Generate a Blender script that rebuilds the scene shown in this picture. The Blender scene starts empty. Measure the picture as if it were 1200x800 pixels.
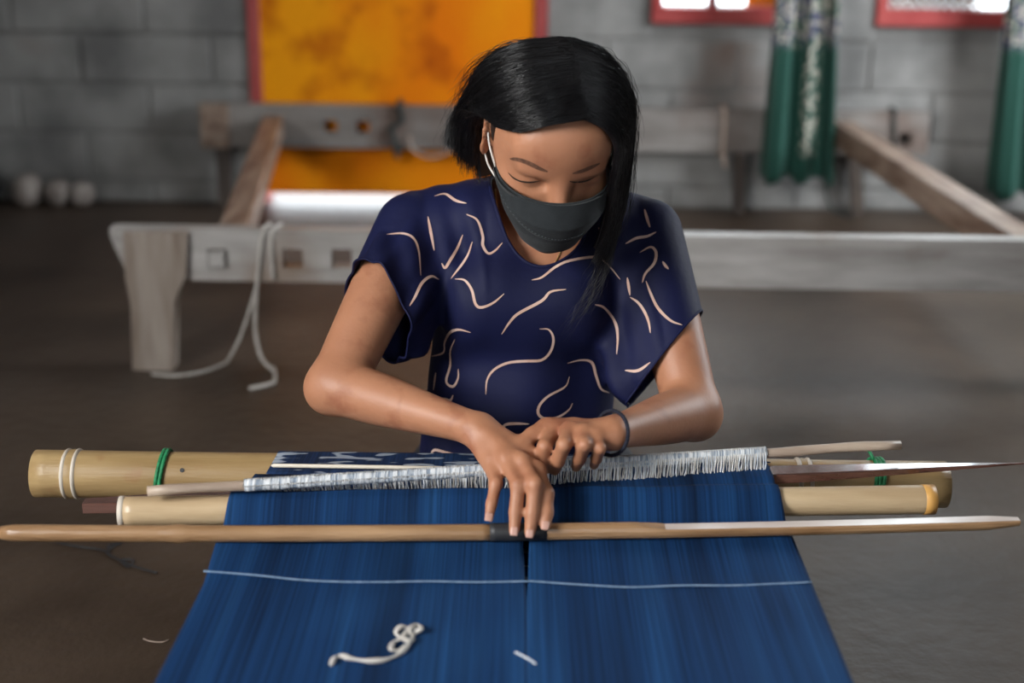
import bpy, bmesh, math, random
import numpy as np
from mathutils import Vector, Matrix
from mathutils.bvhtree import BVHTree

random.seed(7)
rng = np.random.default_rng(11)
SC = bpy.context.scene
COL = SC.collection

# ------------------------------------------------------------------ camera, world, lights
FPX, PITCH, ROLL, CAMH = 1650.0, math.radians(17.5), math.radians(0.7), 0.97
CAM_LOC = Vector((0, 0, CAMH))
cam_data = bpy.data.cameras.new('camera')
cam = bpy.data.objects.new('camera', cam_data)
COL.objects.link(cam)
CAM_ROT = Matrix.Rotation(math.pi / 2 - PITCH, 3, 'X') @ Matrix.Rotation(ROLL, 3, 'Z')
cam.location = CAM_LOC
cam.rotation_euler = CAM_ROT.to_euler()
cam_data.sensor_width = 36.0
cam_data.lens = FPX / 1200.0 * 36.0
cam_data.clip_start = 0.05
cam_data.dof.use_dof = True
cam_data.dof.focus_distance = 1.72
cam_data.dof.aperture_fstop = 2.4
SC.camera = cam

world = bpy.data.worlds.new('overcast_sky')
SC.world = world
world.use_nodes = True
wb = world.node_tree.nodes['Background']
wb.inputs[0].default_value = (0.86, 0.94, 1.0, 1)
wb.inputs[1].default_value = 8.0

def area_light(name, loc, target, sx, sy, power, color):
    d = bpy.data.lights.new(name, 'AREA')
    d.shape = 'RECTANGLE'; d.size = sx; d.size_y = sy
    d.energy = power; d.color = color
    o = bpy.data.objects.new(name, d); COL.objects.link(o)
    o.location = loc
    o.rotation_euler = (Vector(target) - Vector(loc)).to_track_quat('-Z', 'Y').to_euler()
    return o
# daylight entering by the side opening on the right near the back wall, and an added left key light through an unseen opening made for it
area_light('daylight_side_opening', (2.45, 3.2, 1.4), (0.2, 4.35, 0.4), 0.65, 1.1, 55, (0.93, 0.97, 1.0))
area_light('added_left_key_light', (-2.35, -0.35, 1.75), (0.0, 1.2, 0.65), 1.6, 1.1, 165, (1.0, 0.98, 0.95))

vs = SC.view_settings
vs.view_transform = 'Standard'
vs.look = 'None'
vs.gamma = 1.0
vs.use_curve_mapping = False
vs.exposure = 0.0

# ------------------------------------------------------------------ rays through the photograph
def ray(px, py):
    return CAM_ROT @ Vector(((px - 600) / FPX, (400 - py) / FPX, -1.0))
def at_t(px, py, t):
    return CAM_LOC + ray(px, py) * t
def at_Y(px, py, Y):
    d = ray(px, py); return CAM_LOC + d * (Y / d.y)
def at_z(px, py, z):
    d = ray(px, py); return CAM_LOC + d * ((z - CAMH) / d.z)

# ------------------------------------------------------------------ materials
def mat(name, c1, c2=None, scale=6.0, rough=0.7, bump=0.0, bump_scale=None, stretch=(1, 1, 1), detail=5.0,
        lo=0.35, hi=0.65, spec=0.4, sss=0.0, c3=None, scale3=2.0, lo3=0.5, hi3=0.7, sheen=0.0, metal=0.0, rot=0.0,
        coat=0.0):
    m = bpy.data.materials.new(name); m.use_nodes = True
    nt = m.node_tree; N = nt.nodes; L = nt.links
    b = N['Principled BSDF']
    b.inputs['Roughness'].default_value = rough
    b.inputs['Specular IOR Level'].default_value = spec
    b.inputs['Metallic'].default_value = metal
    b.inputs['Coat Weight'].default_value = coat
    if sss:
        b.inputs['Subsurface Weight'].default_value = sss
        b.inputs['Subsurface Radius'].default_value = (0.010, 0.004, 0.002)
        b.inputs['Subsurface Scale'].default_value = 1.0
    if sheen:
        b.inputs['Sheen Weight'].default_value = sheen
    b.inputs['Base Color'].default_value = (*c1, 1)
    geo = N.new('ShaderNodeNewGeometry')
    mp = N.new('ShaderNodeMapping'); mp.inputs['Scale'].default_value = stretch
    mp.inputs['Rotation'].default_value = (0, 0, rot)
    L.new(geo.outputs['Position'], mp.inputs['Vector'])
    if c2 is not None:
        n = N.new('ShaderNodeTexNoise'); n.inputs['Scale'].default_value = scale; n.inputs['Detail'].default_value = detail
        L.new(mp.outputs[0], n.inputs['Vector'])
        r = N.new('ShaderNodeValToRGB')
        r.color_ramp.elements[0].position = lo; r.color_ramp.elements[0].color = (*c1, 1)
        r.color_ramp.elements[1].position = hi; r.color_ramp.elements[1].color = (*c2, 1)
        L.new(n.outputs[0], r.inputs[0])
        out = r.outputs[0]
        if c3 is not None:
            n3 = N.new('ShaderNodeTexNoise'); n3.inputs['Scale'].default_value = scale3; n3.inputs['Detail'].default_value = 3
            L.new(geo.outputs['Position'], n3.inputs['Vector'])
            r3 = N.new('ShaderNodeValToRGB')
            r3.color_ramp.elements[0].position = lo3; r3.color_ramp.elements[1].position = hi3
            L.new(n3.outputs[0], r3.inputs[0])
            mx = N.new('ShaderNodeMix'); mx.data_type = 'RGBA'
            L.new(r3.outputs[0], mx.inputs[0]); L.new(out, mx.inputs[6]); mx.inputs[7].default_value = (*c3, 1)
            out = mx.outputs[2]
        L.new(out, b.inputs['Base Color'])
    if bump:
        nb = N.new('ShaderNodeTexNoise'); nb.inputs['Scale'].default_value = bump_scale or scale * 3; nb.inputs['Detail'].default_value = 6
        L.new(mp.outputs[0], nb.inputs['Vector'])
        bp = N.new('ShaderNodeBump'); bp.inputs['Strength'].default_value = bump; bp.inputs['Distance'].default_value = 0.004
        L.new(nb.outputs[0], bp.inputs['Height'])
        L.new(bp.outputs[0], b.inputs['Normal'])
    return m

M = {}
M['floor'] = mat('concrete_floor', (0.034, 0.022, 0.0145), (0.100, 0.071, 0.051), 2.6, 0.45, 0.8, 30, (1, 1, 1), 8, 0.3, 0.72,
                 c3=(0.085, 0.068, 0.056), scale3=0.9, lo3=0.45, hi3=0.75, spec=0.3)
M['block'] = mat('concrete_block', (0.150, 0.149, 0.146), (0.305, 0.300, 0.292), 4.5, 0.9, 0.7, 40, c3=(0.215, 0.165, 0.145), scale3=2.3, lo3=0.6, hi3=0.78)
M['mortar'] = mat('mortar', (0.13, 0.128, 0.124), (0.25, 0.245, 0.24), 4.5, 0.95, 0.6, 50)
M['plaster'] = mat('plain_render', (0.08, 0.077, 0.073), (0.13, 0.125, 0.12), 2, 0.9)
M['ceiling'] = mat('roof_underside', (0.10, 0.085, 0.07), (0.15, 0.13, 0.11), 3, 0.9)
M['orange'] = mat('orange_door_paint', (0.84, 0.20, 0.002), (0.90, 0.34, 0.004), 3.2, 0.7, 0.15, 20, (1, 1, 0.55), 6, 0.3, 0.62,
                  c3=(0.46, 0.085, 0.002), scale3=6.5, lo3=0.55, hi3=0.78, spec=0.12)
M['red'] = mat('red_frame_paint', (0.30, 0.035, 0.035), (0.40, 0.07, 0.065), 9, 0.5)
M['greywood'] = mat('weathered_grey_wood', (0.30, 0.28, 0.265), (0.50, 0.485, 0.47), 5, 0.42, 0.5, 22, (1.0, 6, 6), 6, 0.3, 0.7,
                    c3=(0.24, 0.17, 0.125), scale3=5, lo3=0.55, hi3=0.8)
M['shaded_rail'] = mat('shaded_grey_wood', (0.17, 0.15, 0.138), (0.29, 0.27, 0.255), 5, 0.6, 0.5, 22, (1.0, 6, 6), 6, 0.3, 0.7, c3=(0.15, 0.10, 0.08), scale3=3.5, lo3=0.55, hi3=0.75)  # darker copy of greywood; weaker light at the back put into the colour
M['legwood'] = mat('worn_brown_grey_wood', (0.22, 0.17, 0.135), (0.40, 0.345, 0.30), 5, 0.6, 0.5, 22, (7, 7, 1), 6, 0.3, 0.7)
M['brownwood'] = mat('brown_wood', (0.17, 0.105, 0.075), (0.36, 0.27, 0.21), 6, 0.4, 0.4, 22, (6, 1, 6), 5)
M['darkwood'] = mat('dark_wood', (0.045, 0.035, 0.03), (0.09, 0.07, 0.058), 8, 0.6)
M['bamboo'] = mat('dry_bamboo', (0.27, 0.170, 0.072), (0.44, 0.305, 0.145), 4, 0.38, 0.2, 50, (0.9, 9, 9), 6, 0.3, 0.7,
                  c3=(0.30, 0.155, 0.07), scale3=16, lo3=0.66, hi3=0.78)
M['bamboo_pale'] = mat('pale_bamboo', (0.44, 0.315, 0.185), (0.58, 0.44, 0.275), 4, 0.3, 0.15, 50, (0.9, 9, 9), 5)
M['bamboo_grey'] = mat('greyed_bamboo', (0.33, 0.25, 0.195), (0.52, 0.415, 0.325), 5, 0.34, 0.2, 50, (0.9, 9, 9), 5)
M['bamboo_ring'] = mat('bamboo_node_rim', (0.45, 0.38, 0.31), (0.62, 0.56, 0.48), 30, 0.6)
M['bamboo_rim'] = mat('orange_bamboo_rim', (0.55, 0.26, 0.06), (0.66, 0.37, 0.11), 12, 0.45)
M['batten'] = mat('dark_polished_wood', (0.075, 0.030, 0.022), (0.16, 0.075, 0.058), 7, 0.16, 0.1, 40, (1, 9, 9), 5, spec=1.0, coat=1.0)
M['stick'] = mat('brown_cane', (0.23, 0.125, 0.058), (0.42, 0.26, 0.14), 5, 0.3, 0.25, 40, (1, 8, 8), 5, spec=0.5)
M['stick_cut'] = mat('shaved_cane_face', (0.56, 0.47, 0.42), (0.68, 0.60, 0.55), 6, 0.2, 0.05, 40, (1, 8, 8), spec=0.7)
M['palestick'] = mat('pale_split_stick', (0.62, 0.55, 0.44), (0.74, 0.68, 0.58), 8, 0.5)
M['tape'] = mat('black_tape', (0.018, 0.018, 0.020), (0.03, 0.03, 0.033), 20, 0.5)
M['green_cord'] = mat('green_cord', (0.008, 0.14, 0.05), (0.03, 0.30, 0.12), 160, 0.6)
M['white_cord'] = mat('white_cord', (0.46, 0.43, 0.39), (0.62, 0.59, 0.55), 60, 0.8)
M['leash'] = mat('white_heddle_thread', (0.40, 0.46, 0.54), (0.80, 0.81, 0.82), 40, 0.8, lo=0.35, hi=0.6)
M['wrap'] = mat('wound_thread', (0.24, 0.29, 0.36), (0.74, 0.76, 0.78), 1.0, 0.85, 0.6, 1.0, (420, 25, 25), 3, 0.38, 0.6)
M['dark_cord'] = mat('dark_cord', (0.02, 0.028, 0.028), (0.05, 0.06, 0.06), 40, 0.8)
M['stone'] = mat('pale_stone', (0.27, 0.23, 0.21), (0.42, 0.38, 0.35), 14, 0.9)
M['blackbag'] = mat('black_cloth', (0.012, 0.012, 0.012), (0.02, 0.02, 0.02), 14, 0.9)
M['ground'] = mat('sunlit_concrete', (0.62, 0.62, 0.60), (0.75, 0.75, 0.73), 2, 0.9)
M['lattice'] = mat('pale_lattice', (0.36, 0.27, 0.22), (0.50, 0.40, 0.34), 30, 0.7)

def stripe_cloth(name, dark, mid, light, pattern=False):
    """indigo warp: fine threads along Y with broader streaks"""
    m = bpy.data.materials.new(name); m.use_nodes = True
    nt = m.node_tree; N = nt.nodes; L = nt.links; b = N['Principled BSDF']
    b.inputs['Roughness'].default_value = 0.8; b.inputs['Specular IOR Level'].default_value = 0.12
    geo = N.new('ShaderNodeNewGeometry')
    def noise(stretch, scale, detail):
        mp = N.new('ShaderNodeMapping'); mp.inputs['Scale'].default_value = stretch
        L.new(geo.outputs['Position'], mp.inputs['Vector'])
        n = N.new('ShaderNodeTexNoise'); n.inputs['Scale'].default_value = scale; n.inputs['Detail'].default_value = detail
        L.new(mp.outputs[0], n.inputs['Vector']); return n.outputs[0]
    def ramp(v, stops):
        r = N.new('ShaderNodeValToRGB'); e = r.color_ramp.elements
        for i, (p, c) in enumerate(stops):
            if i < 2: el = e[i]
            else: el = e.new(p)
            el.position = p; el.color = (*c, 1)
        L.new(v, r.inputs[0]); return r.outputs[0]
    def mixc(f, a, bb, kind='MIX'):
        x = N.new('ShaderNodeMix'); x.data_type = 'RGBA'; x.blend_type = kind
        if isinstance(f, float): x.inputs[0].default_value = f
        else: L.new(f, x.inputs[0])
        L.new(a, x.inputs[6]) if not isinstance(a, tuple) else setattr(x.inputs[6], 'default_value', (*a, 1))
        L.new(bb, x.inputs[7]) if not isinstance(bb, tuple) else setattr(x.inputs[7], 'default_value', (*bb, 1))
        return x.outputs[2]
    broad = noise((22, 0.7, 0.7), 1.0, 4)
    fine = noise((420, 3.0, 3.0), 1.0, 2)
    patch = noise((5, 3, 3), 1.0, 2)
    c = ramp(broad, [(0.30, dark), (0.72, light), (0.5, mid)])
    f = ramp(fine, [(0.3, (0.62, 0.62, 0.62)), (0.7, (1.25, 1.25, 1.25))])
    c = mixc(1.0, c, f, 'MULTIPLY')
    p = ramp(patch, [(0.55, (0, 0, 0)), (0.75, (0.45, 0.45, 0.45))])
    c = mixc(p, c, light)
    if pattern:
        w = noise((26, 75, 75), 1.0, 1)
        wf = ramp(w, [(0.575, (0, 0, 0)), (0.615, (1, 1, 1))])
        c = mixc(wf, c, (0.30, 0.34, 0.40))
    L.new(c, b.inputs['Base Color'])
    bp = N.new('ShaderNodeBump'); bp.inputs['Strength'].default_value = 0.35; bp.inputs['Distance'].default_value = 0.001
    L.new(fine, bp.inputs['Height']); L.new(bp.outputs[0], b.inputs['Normal'])
    return m
M['warp'] = stripe_cloth('indigo_warp', (0.0032, 0.0145, 0.046), (0.0060, 0.0320, 0.102), (0.013, 0.062, 0.170))
M['woven'] = stripe_cloth('indigo_ikat_cloth', (0.008, 0.018, 0.05), (0.012, 0.03, 0.085), (0.02, 0.05, 0.12), True)

def glass_mat():
    m = bpy.data.materials.new('window_glass'); m.use_nodes = True
    nt = m.node_tree; N = nt.nodes; L = nt.links
    for n in list(N): N.remove(n)
    o = N.new('ShaderNodeOutputMaterial'); t = N.new('ShaderNodeBsdfTransparent'); g = N.new('ShaderNodeBsdfGlossy')
    g.inputs['Roughness'].default_value = 0.03
    t.inputs[0].default_value = (0.93, 0.95, 0.95, 1)
    mx = N.new('ShaderNodeMixShader'); mx.inputs[0].default_value = 0.06
    L.new(t.outputs[0], mx.inputs[1]); L.new(g.outputs[0], mx.inputs[2]); L.new(mx.outputs[0], o.inputs[0])
    return m
M['glass'] = glass_mat()

# ------------------------------------------------------------------ object helpers
ORG = {}
def tag(o, label=None, cat=None, group=None, kind=None):
    if label: o['label'] = label
    if cat: o['category'] = cat
    if group: o['group'] = group
    if kind: o['kind'] = kind
    return o
def empty(name, loc, label=None, cat=None, group=None, kind=None):
    o = bpy.data.objects.new(name, None); o.empty_display_size = 0.1
    COL.objects.link(o); o.location = loc; ORG[o] = Vector(loc)
    return tag(o, label, cat, group, kind)
def make(name, V, F, material, parent=None, smooth=False, origin=None, **tags):
    """one mesh object from world-space vertices"""
    V = np.asarray(V, dtype=float).reshape(-1, 3)
    if origin is None:
        lo, hi = V.min(0), V.max(0)
        origin = Vector(((lo[0] + hi[0]) / 2, (lo[1] + hi[1]) / 2, lo[2])) if parent is None else Vector((lo + hi) / 2)
    origin = Vector(origin)
    me = bpy.data.meshes.new(name)
    me.from_pydata((V - np.array(origin)).tolist(), [], [tuple(int(i) for i in f) for f in F])
    me.update()
    if material: me.materials.append(M[material] if isinstance(material, str) else material)
    if smooth: me.polygons.foreach_set('use_smooth', [True] * len(me.polygons))
    o = bpy.data.objects.new(name, me); COL.objects.link(o)
    ORG[o] = origin
    if parent is not None:
        o.parent = parent; o.location = origin - ORG[parent]
    else:
        o.location = origin
    return tag(o, **tags)

class MB:
    def __init__(s): s.v = []; s.f = []
    def add(s, V, F):
        n = len(s.v); s.v += [tuple(p) for p in V]; s.f += [tuple(i + n for i in f) for f in F]; return s
    def box(s, x0, x1, y0, y1, z0, z1, fn=None, ch=0.0):
        c = ch
        if c <= 0:
            V = [(x, y, z) for z in (z0, z1) for y in (y0, y1) for x in (x0, x1)]
            F = [(0, 2, 3, 1), (4, 5, 7, 6), (0, 1, 5, 4), (2, 6, 7, 3), (0, 4, 6, 2), (1, 3, 7, 5)]
        else:
            bm = bmesh.new()
            bmesh.ops.create_cube(bm, size=1)
            for v in bm.verts:
                v.co = Vector((x0 + (v.co.x + .5) * (x1 - x0), y0 + (v.co.y + .5) * (y1 - y0), z0 + (v.co.z + .5) * (z1 - z0)))
            bmesh.ops.bevel(bm, geom=bm.edges[:], offset=c, segments=1, affect='EDGES', profile=0.5)
            bm.verts.index_update()
            V = [tuple(v.co) for v in bm.verts]; F = [tuple(v.index for v in f.verts) for f in bm.faces]; bm.free()
        if fn: V = [fn(*p) for p in V]
        return s.add(V, F)
    def prism(s, poly, y0, y1, fn=None):
        """poly in (x,z), extruded along y"""
        n = len(poly)
        V = [(p[0], y0, p[1]) for p in poly] + [(p[0], y1, p[1]) for p in poly]
        F = [tuple(range(n)), tuple(range(2 * n - 1, n - 1, -1))] + [((i + 1) % n, i, i + n, (i + 1) % n + n) for i in range(n)]
        if fn: V = [fn(*p) for p in V]
        return s.add(V, F)
    def tube(s, pts, rad, seg=10, caps=True, flat=1.0, up=None):
        pts = [Vector(p) for p in pts]; n = len(pts)
        if not hasattr(rad, '__len__'): rad = [rad] * n
        base = len(s.v); ref = Vector(up) if up is not None else Vector((0, 0, 1))
        prev = None
        for i, p in enumerate(pts):
            d = (pts[min(i + 1, n - 1)] - pts[max(i - 1, 0)]).normalized()
            if prev is None:
                a = ref - d * ref.dot(d)
                if a.length < 1e-3: a = Vector((1, 0, 0)) - d * d.x
            else:
                a = prev - d * prev.dot(d)
                if a.length < 1e-5: a = ref - d * ref.dot(d)
            a.normalize(); b = d.cross(a); prev = a
            for k in range(seg):
                t = 2 * math.pi * k / seg
                q = p + (a * (math.cos(t) * flat) + b * math.sin(t)) * rad[i]
                s.v.append(tuple(q))
        for i in range(n - 1):
            for k in range(seg):
                k2 = (k + 1) % seg
                s.f.append((base + i * seg + k, base + i * seg + k2, base + (i + 1) * seg + k2, base + (i + 1) * seg + k))
        if caps:
            s.f.append(tuple(base + k for k in range(seg - 1, -1, -1)))
            s.f.append(tuple(base + (n - 1) * seg + k for k in range(seg)))
        return s
    def build(s, name, material, parent=None, smooth=False, origin=None, **tags):
        return make(name, s.v, s.f, material, parent, smooth, origin, **tags)

def catmull(pts, n):
    P = [Vector(p) for p in pts]; P = [P[0] * 2 - P[1]] + P + [P[-1] * 2 - P[-2]]
    out = []; m = len(P) - 3
    for k in range(n):
        u = k / (n - 1) * m; i = min(int(u), m - 1); t = u - i
        a, b, c, d = P[i:i + 4]
        out.append(0.5 * ((2 * b) + (c - a) * t + (2 * a - 5 * b + 4 * c - d) * t * t + (3 * b - a - 3 * c + d) * t ** 3))
    return out

# ------------------------------------------------------------------ the room
WY = 4.553                       # front face of the back wall
def wx(px, py=120): return at_Y(px, py, WY).x
def wz(px, py): return at_Y(px, py, WY).z
XL, XR, YF, ZC = -1.95, 2.7, -1.3, 2.6
MB().box(XL - .2, XR + .2, YF - .2, WY + .2, -0.12, 0).build('floor', 'floor', kind='structure')
MB().box(XL - 6, XR + 6, WY + .2, WY + 9, -0.14, -0.02).build('ground', 'ground', kind='structure')
MB().box(XL - .2, XR + .2, YF - .2, WY + .2, ZC, ZC + .1).build('ceiling', 'ceiling', kind='structure')
w = MB()
w.box(XL - .15, XL, YF, -1.05, 0, ZC); w.box(XL - .15, XL, 0.55, WY + .2, 0, ZC); w.box(XL - .15, XL, -1.05, 0.55, 0, 1.15); w.box(XL - .15, XL, -1.05, 0.55, 2.25, ZC)  # unseen left opening added for the key light; high sill shades the near floor
w.build('wall_left', 'plaster', kind='structure')
w = MB()
w.box(XR, XR + .15, YF, 2.6, 0, ZC); w.box(XR, XR + .15, 3.5, WY + .2, 0, ZC); w.box(XR, XR + .15, 2.6, 3.5, 2.1, ZC); w.box(XR, XR + .15, 2.6, 3.5, 0, 0.7)
w.build('wall_right', 'plaster', kind='structure')
w = MB()
w.box(XL, 0.3, YF - .15, YF, 0, ZC); w.box(0.85, XR, YF - .15, YF, 0, ZC); w.box(0.3, 0.85, YF - .15, YF, 1.9, ZC); w.box(0.3, 0.85, YF - .15, YF, 0, 0.7)  # unseen opening behind the camera, added to let in soft front fill
w.build('wall_front', 'plaster', kind='structure')

# openings of the back wall: (x0, x1, z0, z1)
DX0, DX1 = wx(294), wx(641, 30)
W1 = (wx(763, 15), wx(935, 15)); W2 = (wx(1026, 15), wx(1240, 15))
WZ0, WZ1 = wz(830, 28), 2.2
DZ1 = 1.95
holes = [(DX0, DX1, -1, DZ1), (W1[0], W1[1], WZ0, WZ1), (W2[0], W2[1], WZ0, WZ1)]
wall = MB()
xs = sorted([XL, XR] + [h[0] for h in holes] + [h[1] for h in holes])
for a, b in zip(xs[:-1], xs[1:]):
    cx = (a + b) / 2
    h = [q for q in holes if q[0] < cx < q[1]]
    if not h: wall.box(a, b, WY + .007, WY + .2, 0, ZC)
    else:
        q = h[0]
        if q[2] > 0: wall.box(a, b, WY + .007, WY + .2, 0, q[2])
        wall.box(a, b, WY + .007, WY + .2, q[3], ZC)
wall_back = wall.build('wall_back', 'mortar', kind='structure')
# concrete blocks, each its own piece on the wall
CH, CL, J = 0.157, 0.42, 0.007
shared = {}
def block_mesh(w, h):
    key = (round(w, 3), round(h, 3))
    if key in shared: return shared[key]
    c = 0.005; d = 0.03
    x, z = w / 2, h / 2
    V = [(-x, d, -z), (x, d, -z), (x, d, z), (-x, d, z), (-x, c, -z), (x, c, -z), (x, c, z), (-x, c, z),
         (-x + c, 0, -z + c), (x - c, 0, -z + c), (x - c, 0, z - c), (-x + c, 0, z - c)]
    F = [(8, 9, 10, 11)] + [(4 + i, 4 + (i + 1) % 4, 8 + (i + 1) % 4, 8 + i) for i in range(4)] + [(i, (i + 1) % 4, 4 + (i + 1) % 4, 4 + i) for i in range(4)]
    me = bpy.data.meshes.new('block'); me.from_pydata(V, [], F); me.update(); me.materials.append(M['block'])
    shared[key] = me; return me
row = 0; z0 = -0.085
while z0 < ZC - .02:
    zb, zt = max(z0, 0) + J / 2, min(z0 + CH, ZC) - J / 2
    x = XL - (0.21 if row % 2 else 0.0) - 0.07
    while x < XR:
        segs = [(max(x, XL) + J / 2, min(x + CL, XR) - J / 2)]
        for q in holes:
            if zt > q[2] and zb < q[3]:
                new = []
                for (a, b) in segs:
                    if b <= q[0] or a >= q[1]: new.append((a, b)); continue
                    if a < q[0] - .02: new.append((a, q[0]))
                    if b > q[1] + .02: new.append((q[1], b))
                segs = new
        for (a, b) in segs:
            if b - a > 0.02 and zt - zb > 0.02:
                zt2 = zt
                o = bpy.data.objects.new('block', block_mesh(b - a, zt2 - zb)); COL.objects.link(o)
                o.parent = wall_back
                o.location = Vector(((a + b) / 2, WY + random.uniform(-.003, .003), (zb + zt2) / 2)) - ORG[wall_back]
                o.rotation_euler = (random.uniform(-.006, .006), 0, random.uniform(-.004, .004))
        x += CL
    z0 += CH; row += 1

# door: orange panel in a red frame, daylight under it
door = empty('door_1', ((DX0 + DX1) / 2, WY + .05, 0), kind='structure')
fw = 0.040
MB().box(DX0, DX0 + fw, WY - .012, WY + .12, 0.0, DZ1, ch=.003).build('jamb', 'red', door)
MB().box(DX1 - fw, DX1, WY - .012, WY + .12, 0.0, DZ1, ch=.003).build('jamb', 'red', door)
MB().box(DX0 + fw, DX1 - fw, WY - .012, WY + .12, DZ1 - .05, DZ1, ch=.003).build('lintel', 'red', door)
dzb = wz(330, 226)
MB().box(DX0 + fw - .004, DX1 - fw + .004, WY - .004, WY + .03, dzb, DZ1 - .045, ch=.003).build('panel', 'orange', door)
MB().box(DX1 - fw - .05, DX1 - fw - .02, WY - .03, WY - .004, 0.95, 1.10, ch=.004).build('handle', 'darkwood', door)

def window(name, x0, x1, mull, lattice=None, shutter=None):
    t = empty(name, ((x0 + x1) / 2, WY + .05, WZ0), kind='structure')
    r = 0.056
    MB().box(x0, x1, WY - .018, WY + .10, WZ0, WZ0 + r - .004, ch=.004).build('bottom_rail', 'red', t)
    MB().box(x0, x1, WY - .018, WY + .10, WZ1 - r, WZ1, ch=.004).build('top_rail', 'red', t)
    MB().box(x0, x0 + .036, WY - .016, WY + .10, WZ0 + r - .004, WZ1 - r, ch=.003).build('side_rail', 'red', t)
    MB().box(x1 - .036, x1, WY - .016, WY + .10, WZ0 + r - .004, WZ1 - r, ch=.003).build('side_rail', 'red', t)
    edges = [x0 + .036] + mull + [x1 - .036]
    for m in mull:
        MB().box(m - .014, m + .014, WY + .0, WY + .07, WZ0 + r - .004, WZ1 - r, ch=.003).build('mullion', 'red', t)
    for a, b in zip(edges[:-1], edges[1:]):
        MB().box(a, b, WY + .045, WY + .049, WZ0 + r - .004, WZ1 - r).build('pane', 'glass', t)
    if lattice:
        a, b = lattice; lb = MB(); zt = WZ0 + r + .36; zb = WZ0 + r - .004; st = 0.030
        n = int((b - a + zt - zb) / st)
        for sgn in (0, 1):
            for k in range(n):
                c = a - (zt - zb) + k * st
                pa = [c, zb]; pb = [c + (zt - zb), zt]
                if pa[0] < a: pa = [a, zb + (a - c)]
                if pb[0] > b: pb = [b, zb + (b - c)]
                if pb[0] - pa[0] < .01: continue
                if sgn: pa[0], pb[0] = a + b - pa[0], a + b - pb[0]
                lb.tube([(pa[0], WY + .085 + .004 * sgn, pa[1]), (pb[0], WY + .085 + .004 * sgn, pb[1])], .0085, 4)
        lb.build('lattice_screen', 'lattice', t, kind='stuff')
    if shutter:
        a, b = shutter
        MB().box(a, b, WY + .12, WY + .15, WZ0 + .02, WZ1, ch=.003).build('shutter', 'orange', t)
    return t
window('window_1', W1[0], W1[1], [wx(836, 5)], shutter=(wx(882, 5), wx(933, 5)))
window('window_2', W2[0], W2[1], [wx(1192, 5)], lattice=(wx(1042, 5), wx(1158, 5)))

# ------------------------------------------------------------------ curtains
def curtain_mat():
    m = bpy.data.materials.new('green_floral_curtain'); m.use_nodes = True
    nt = m.node_tree; N = nt.nodes; L = nt.links; b = N['Principled BSDF']
    b.inputs['Roughness'].default_value = 0.8; b.inputs['Sheen Weight'].default_value = 0.1
    tc = N.new('ShaderNodeUVMap'); sep = N.new('ShaderNodeSeparateXYZ'); L.new(tc.outputs[0], sep.inputs[0])
    def noise(scale, det=2):
        n = N.new('ShaderNodeTexNoise'); n.inputs['Scale'].default_value = scale; n.inputs['Detail'].default_value = det
        mp = N.new('ShaderNodeMapping'); mp.inputs['Scale'].default_value = (0.45, 1.6, 1)
        L.new(tc.outputs[0], mp.inputs[0]); L.new(mp.outputs[0], n.inputs['Vector']); return n.outputs[0]
    def step(v, a, bb):
        r = N.new('ShaderNodeMapRange'); r.inputs[1].default_value = a; r.inputs[2].default_value = bb; L.new(v, r.inputs[0]); return r.outputs[0]
    def math_(op, a, bb):
        x = N.new('ShaderNodeMath'); x.operation = op; x.use_clamp = True
        for i, q in enumerate((a, bb)):
            if isinstance(q, float): x.inputs[i].default_value = q
            else: L.new(q, x.inputs[i])
        return x.outputs[0]
    # u across, v = height in metres; the flower band: a strip at u ~ .6 and everything above v ~ .52
    band = math_('MULTIPLY', step(sep.outputs[0], 0.52, 0.56), step(sep.outputs[0], 0.74, 0.70))
    band = math_('MULTIPLY', band, step(sep.outputs[1], 0.20, 0.23))
    top = step(sep.outputs[1], 0.53, 0.57)
    area = math_('MAXIMUM', band, top)
    blue = math_('MULTIPLY', step(noise(11), 0.46, 0.50), top)
    fl = math_('MULTIPLY', step(noise(34), 0.50, 0.54), area)
    mx = N.new('ShaderNodeMix'); mx.data_type = 'RGBA'; L.new(blue, mx.inputs[0])
    mx.inputs[6].default_value = (0.003, 0.058, 0.041, 1); mx.inputs[7].default_value = (0.018, 0.025, 0.10, 1)
    mx2 = N.new('ShaderNodeMix'); mx2.data_type = 'RGBA'; L.new(fl, mx2.inputs[0])
    L.new(mx.outputs[2], mx2.inputs[6]); mx2.inputs[7].default_value = (0.42, 0.40, 0.34, 1)
    L.new(mx2.outputs[2], b.inputs['Base Color'])
    return m
M['curtain'] = curtain_mat()
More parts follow.
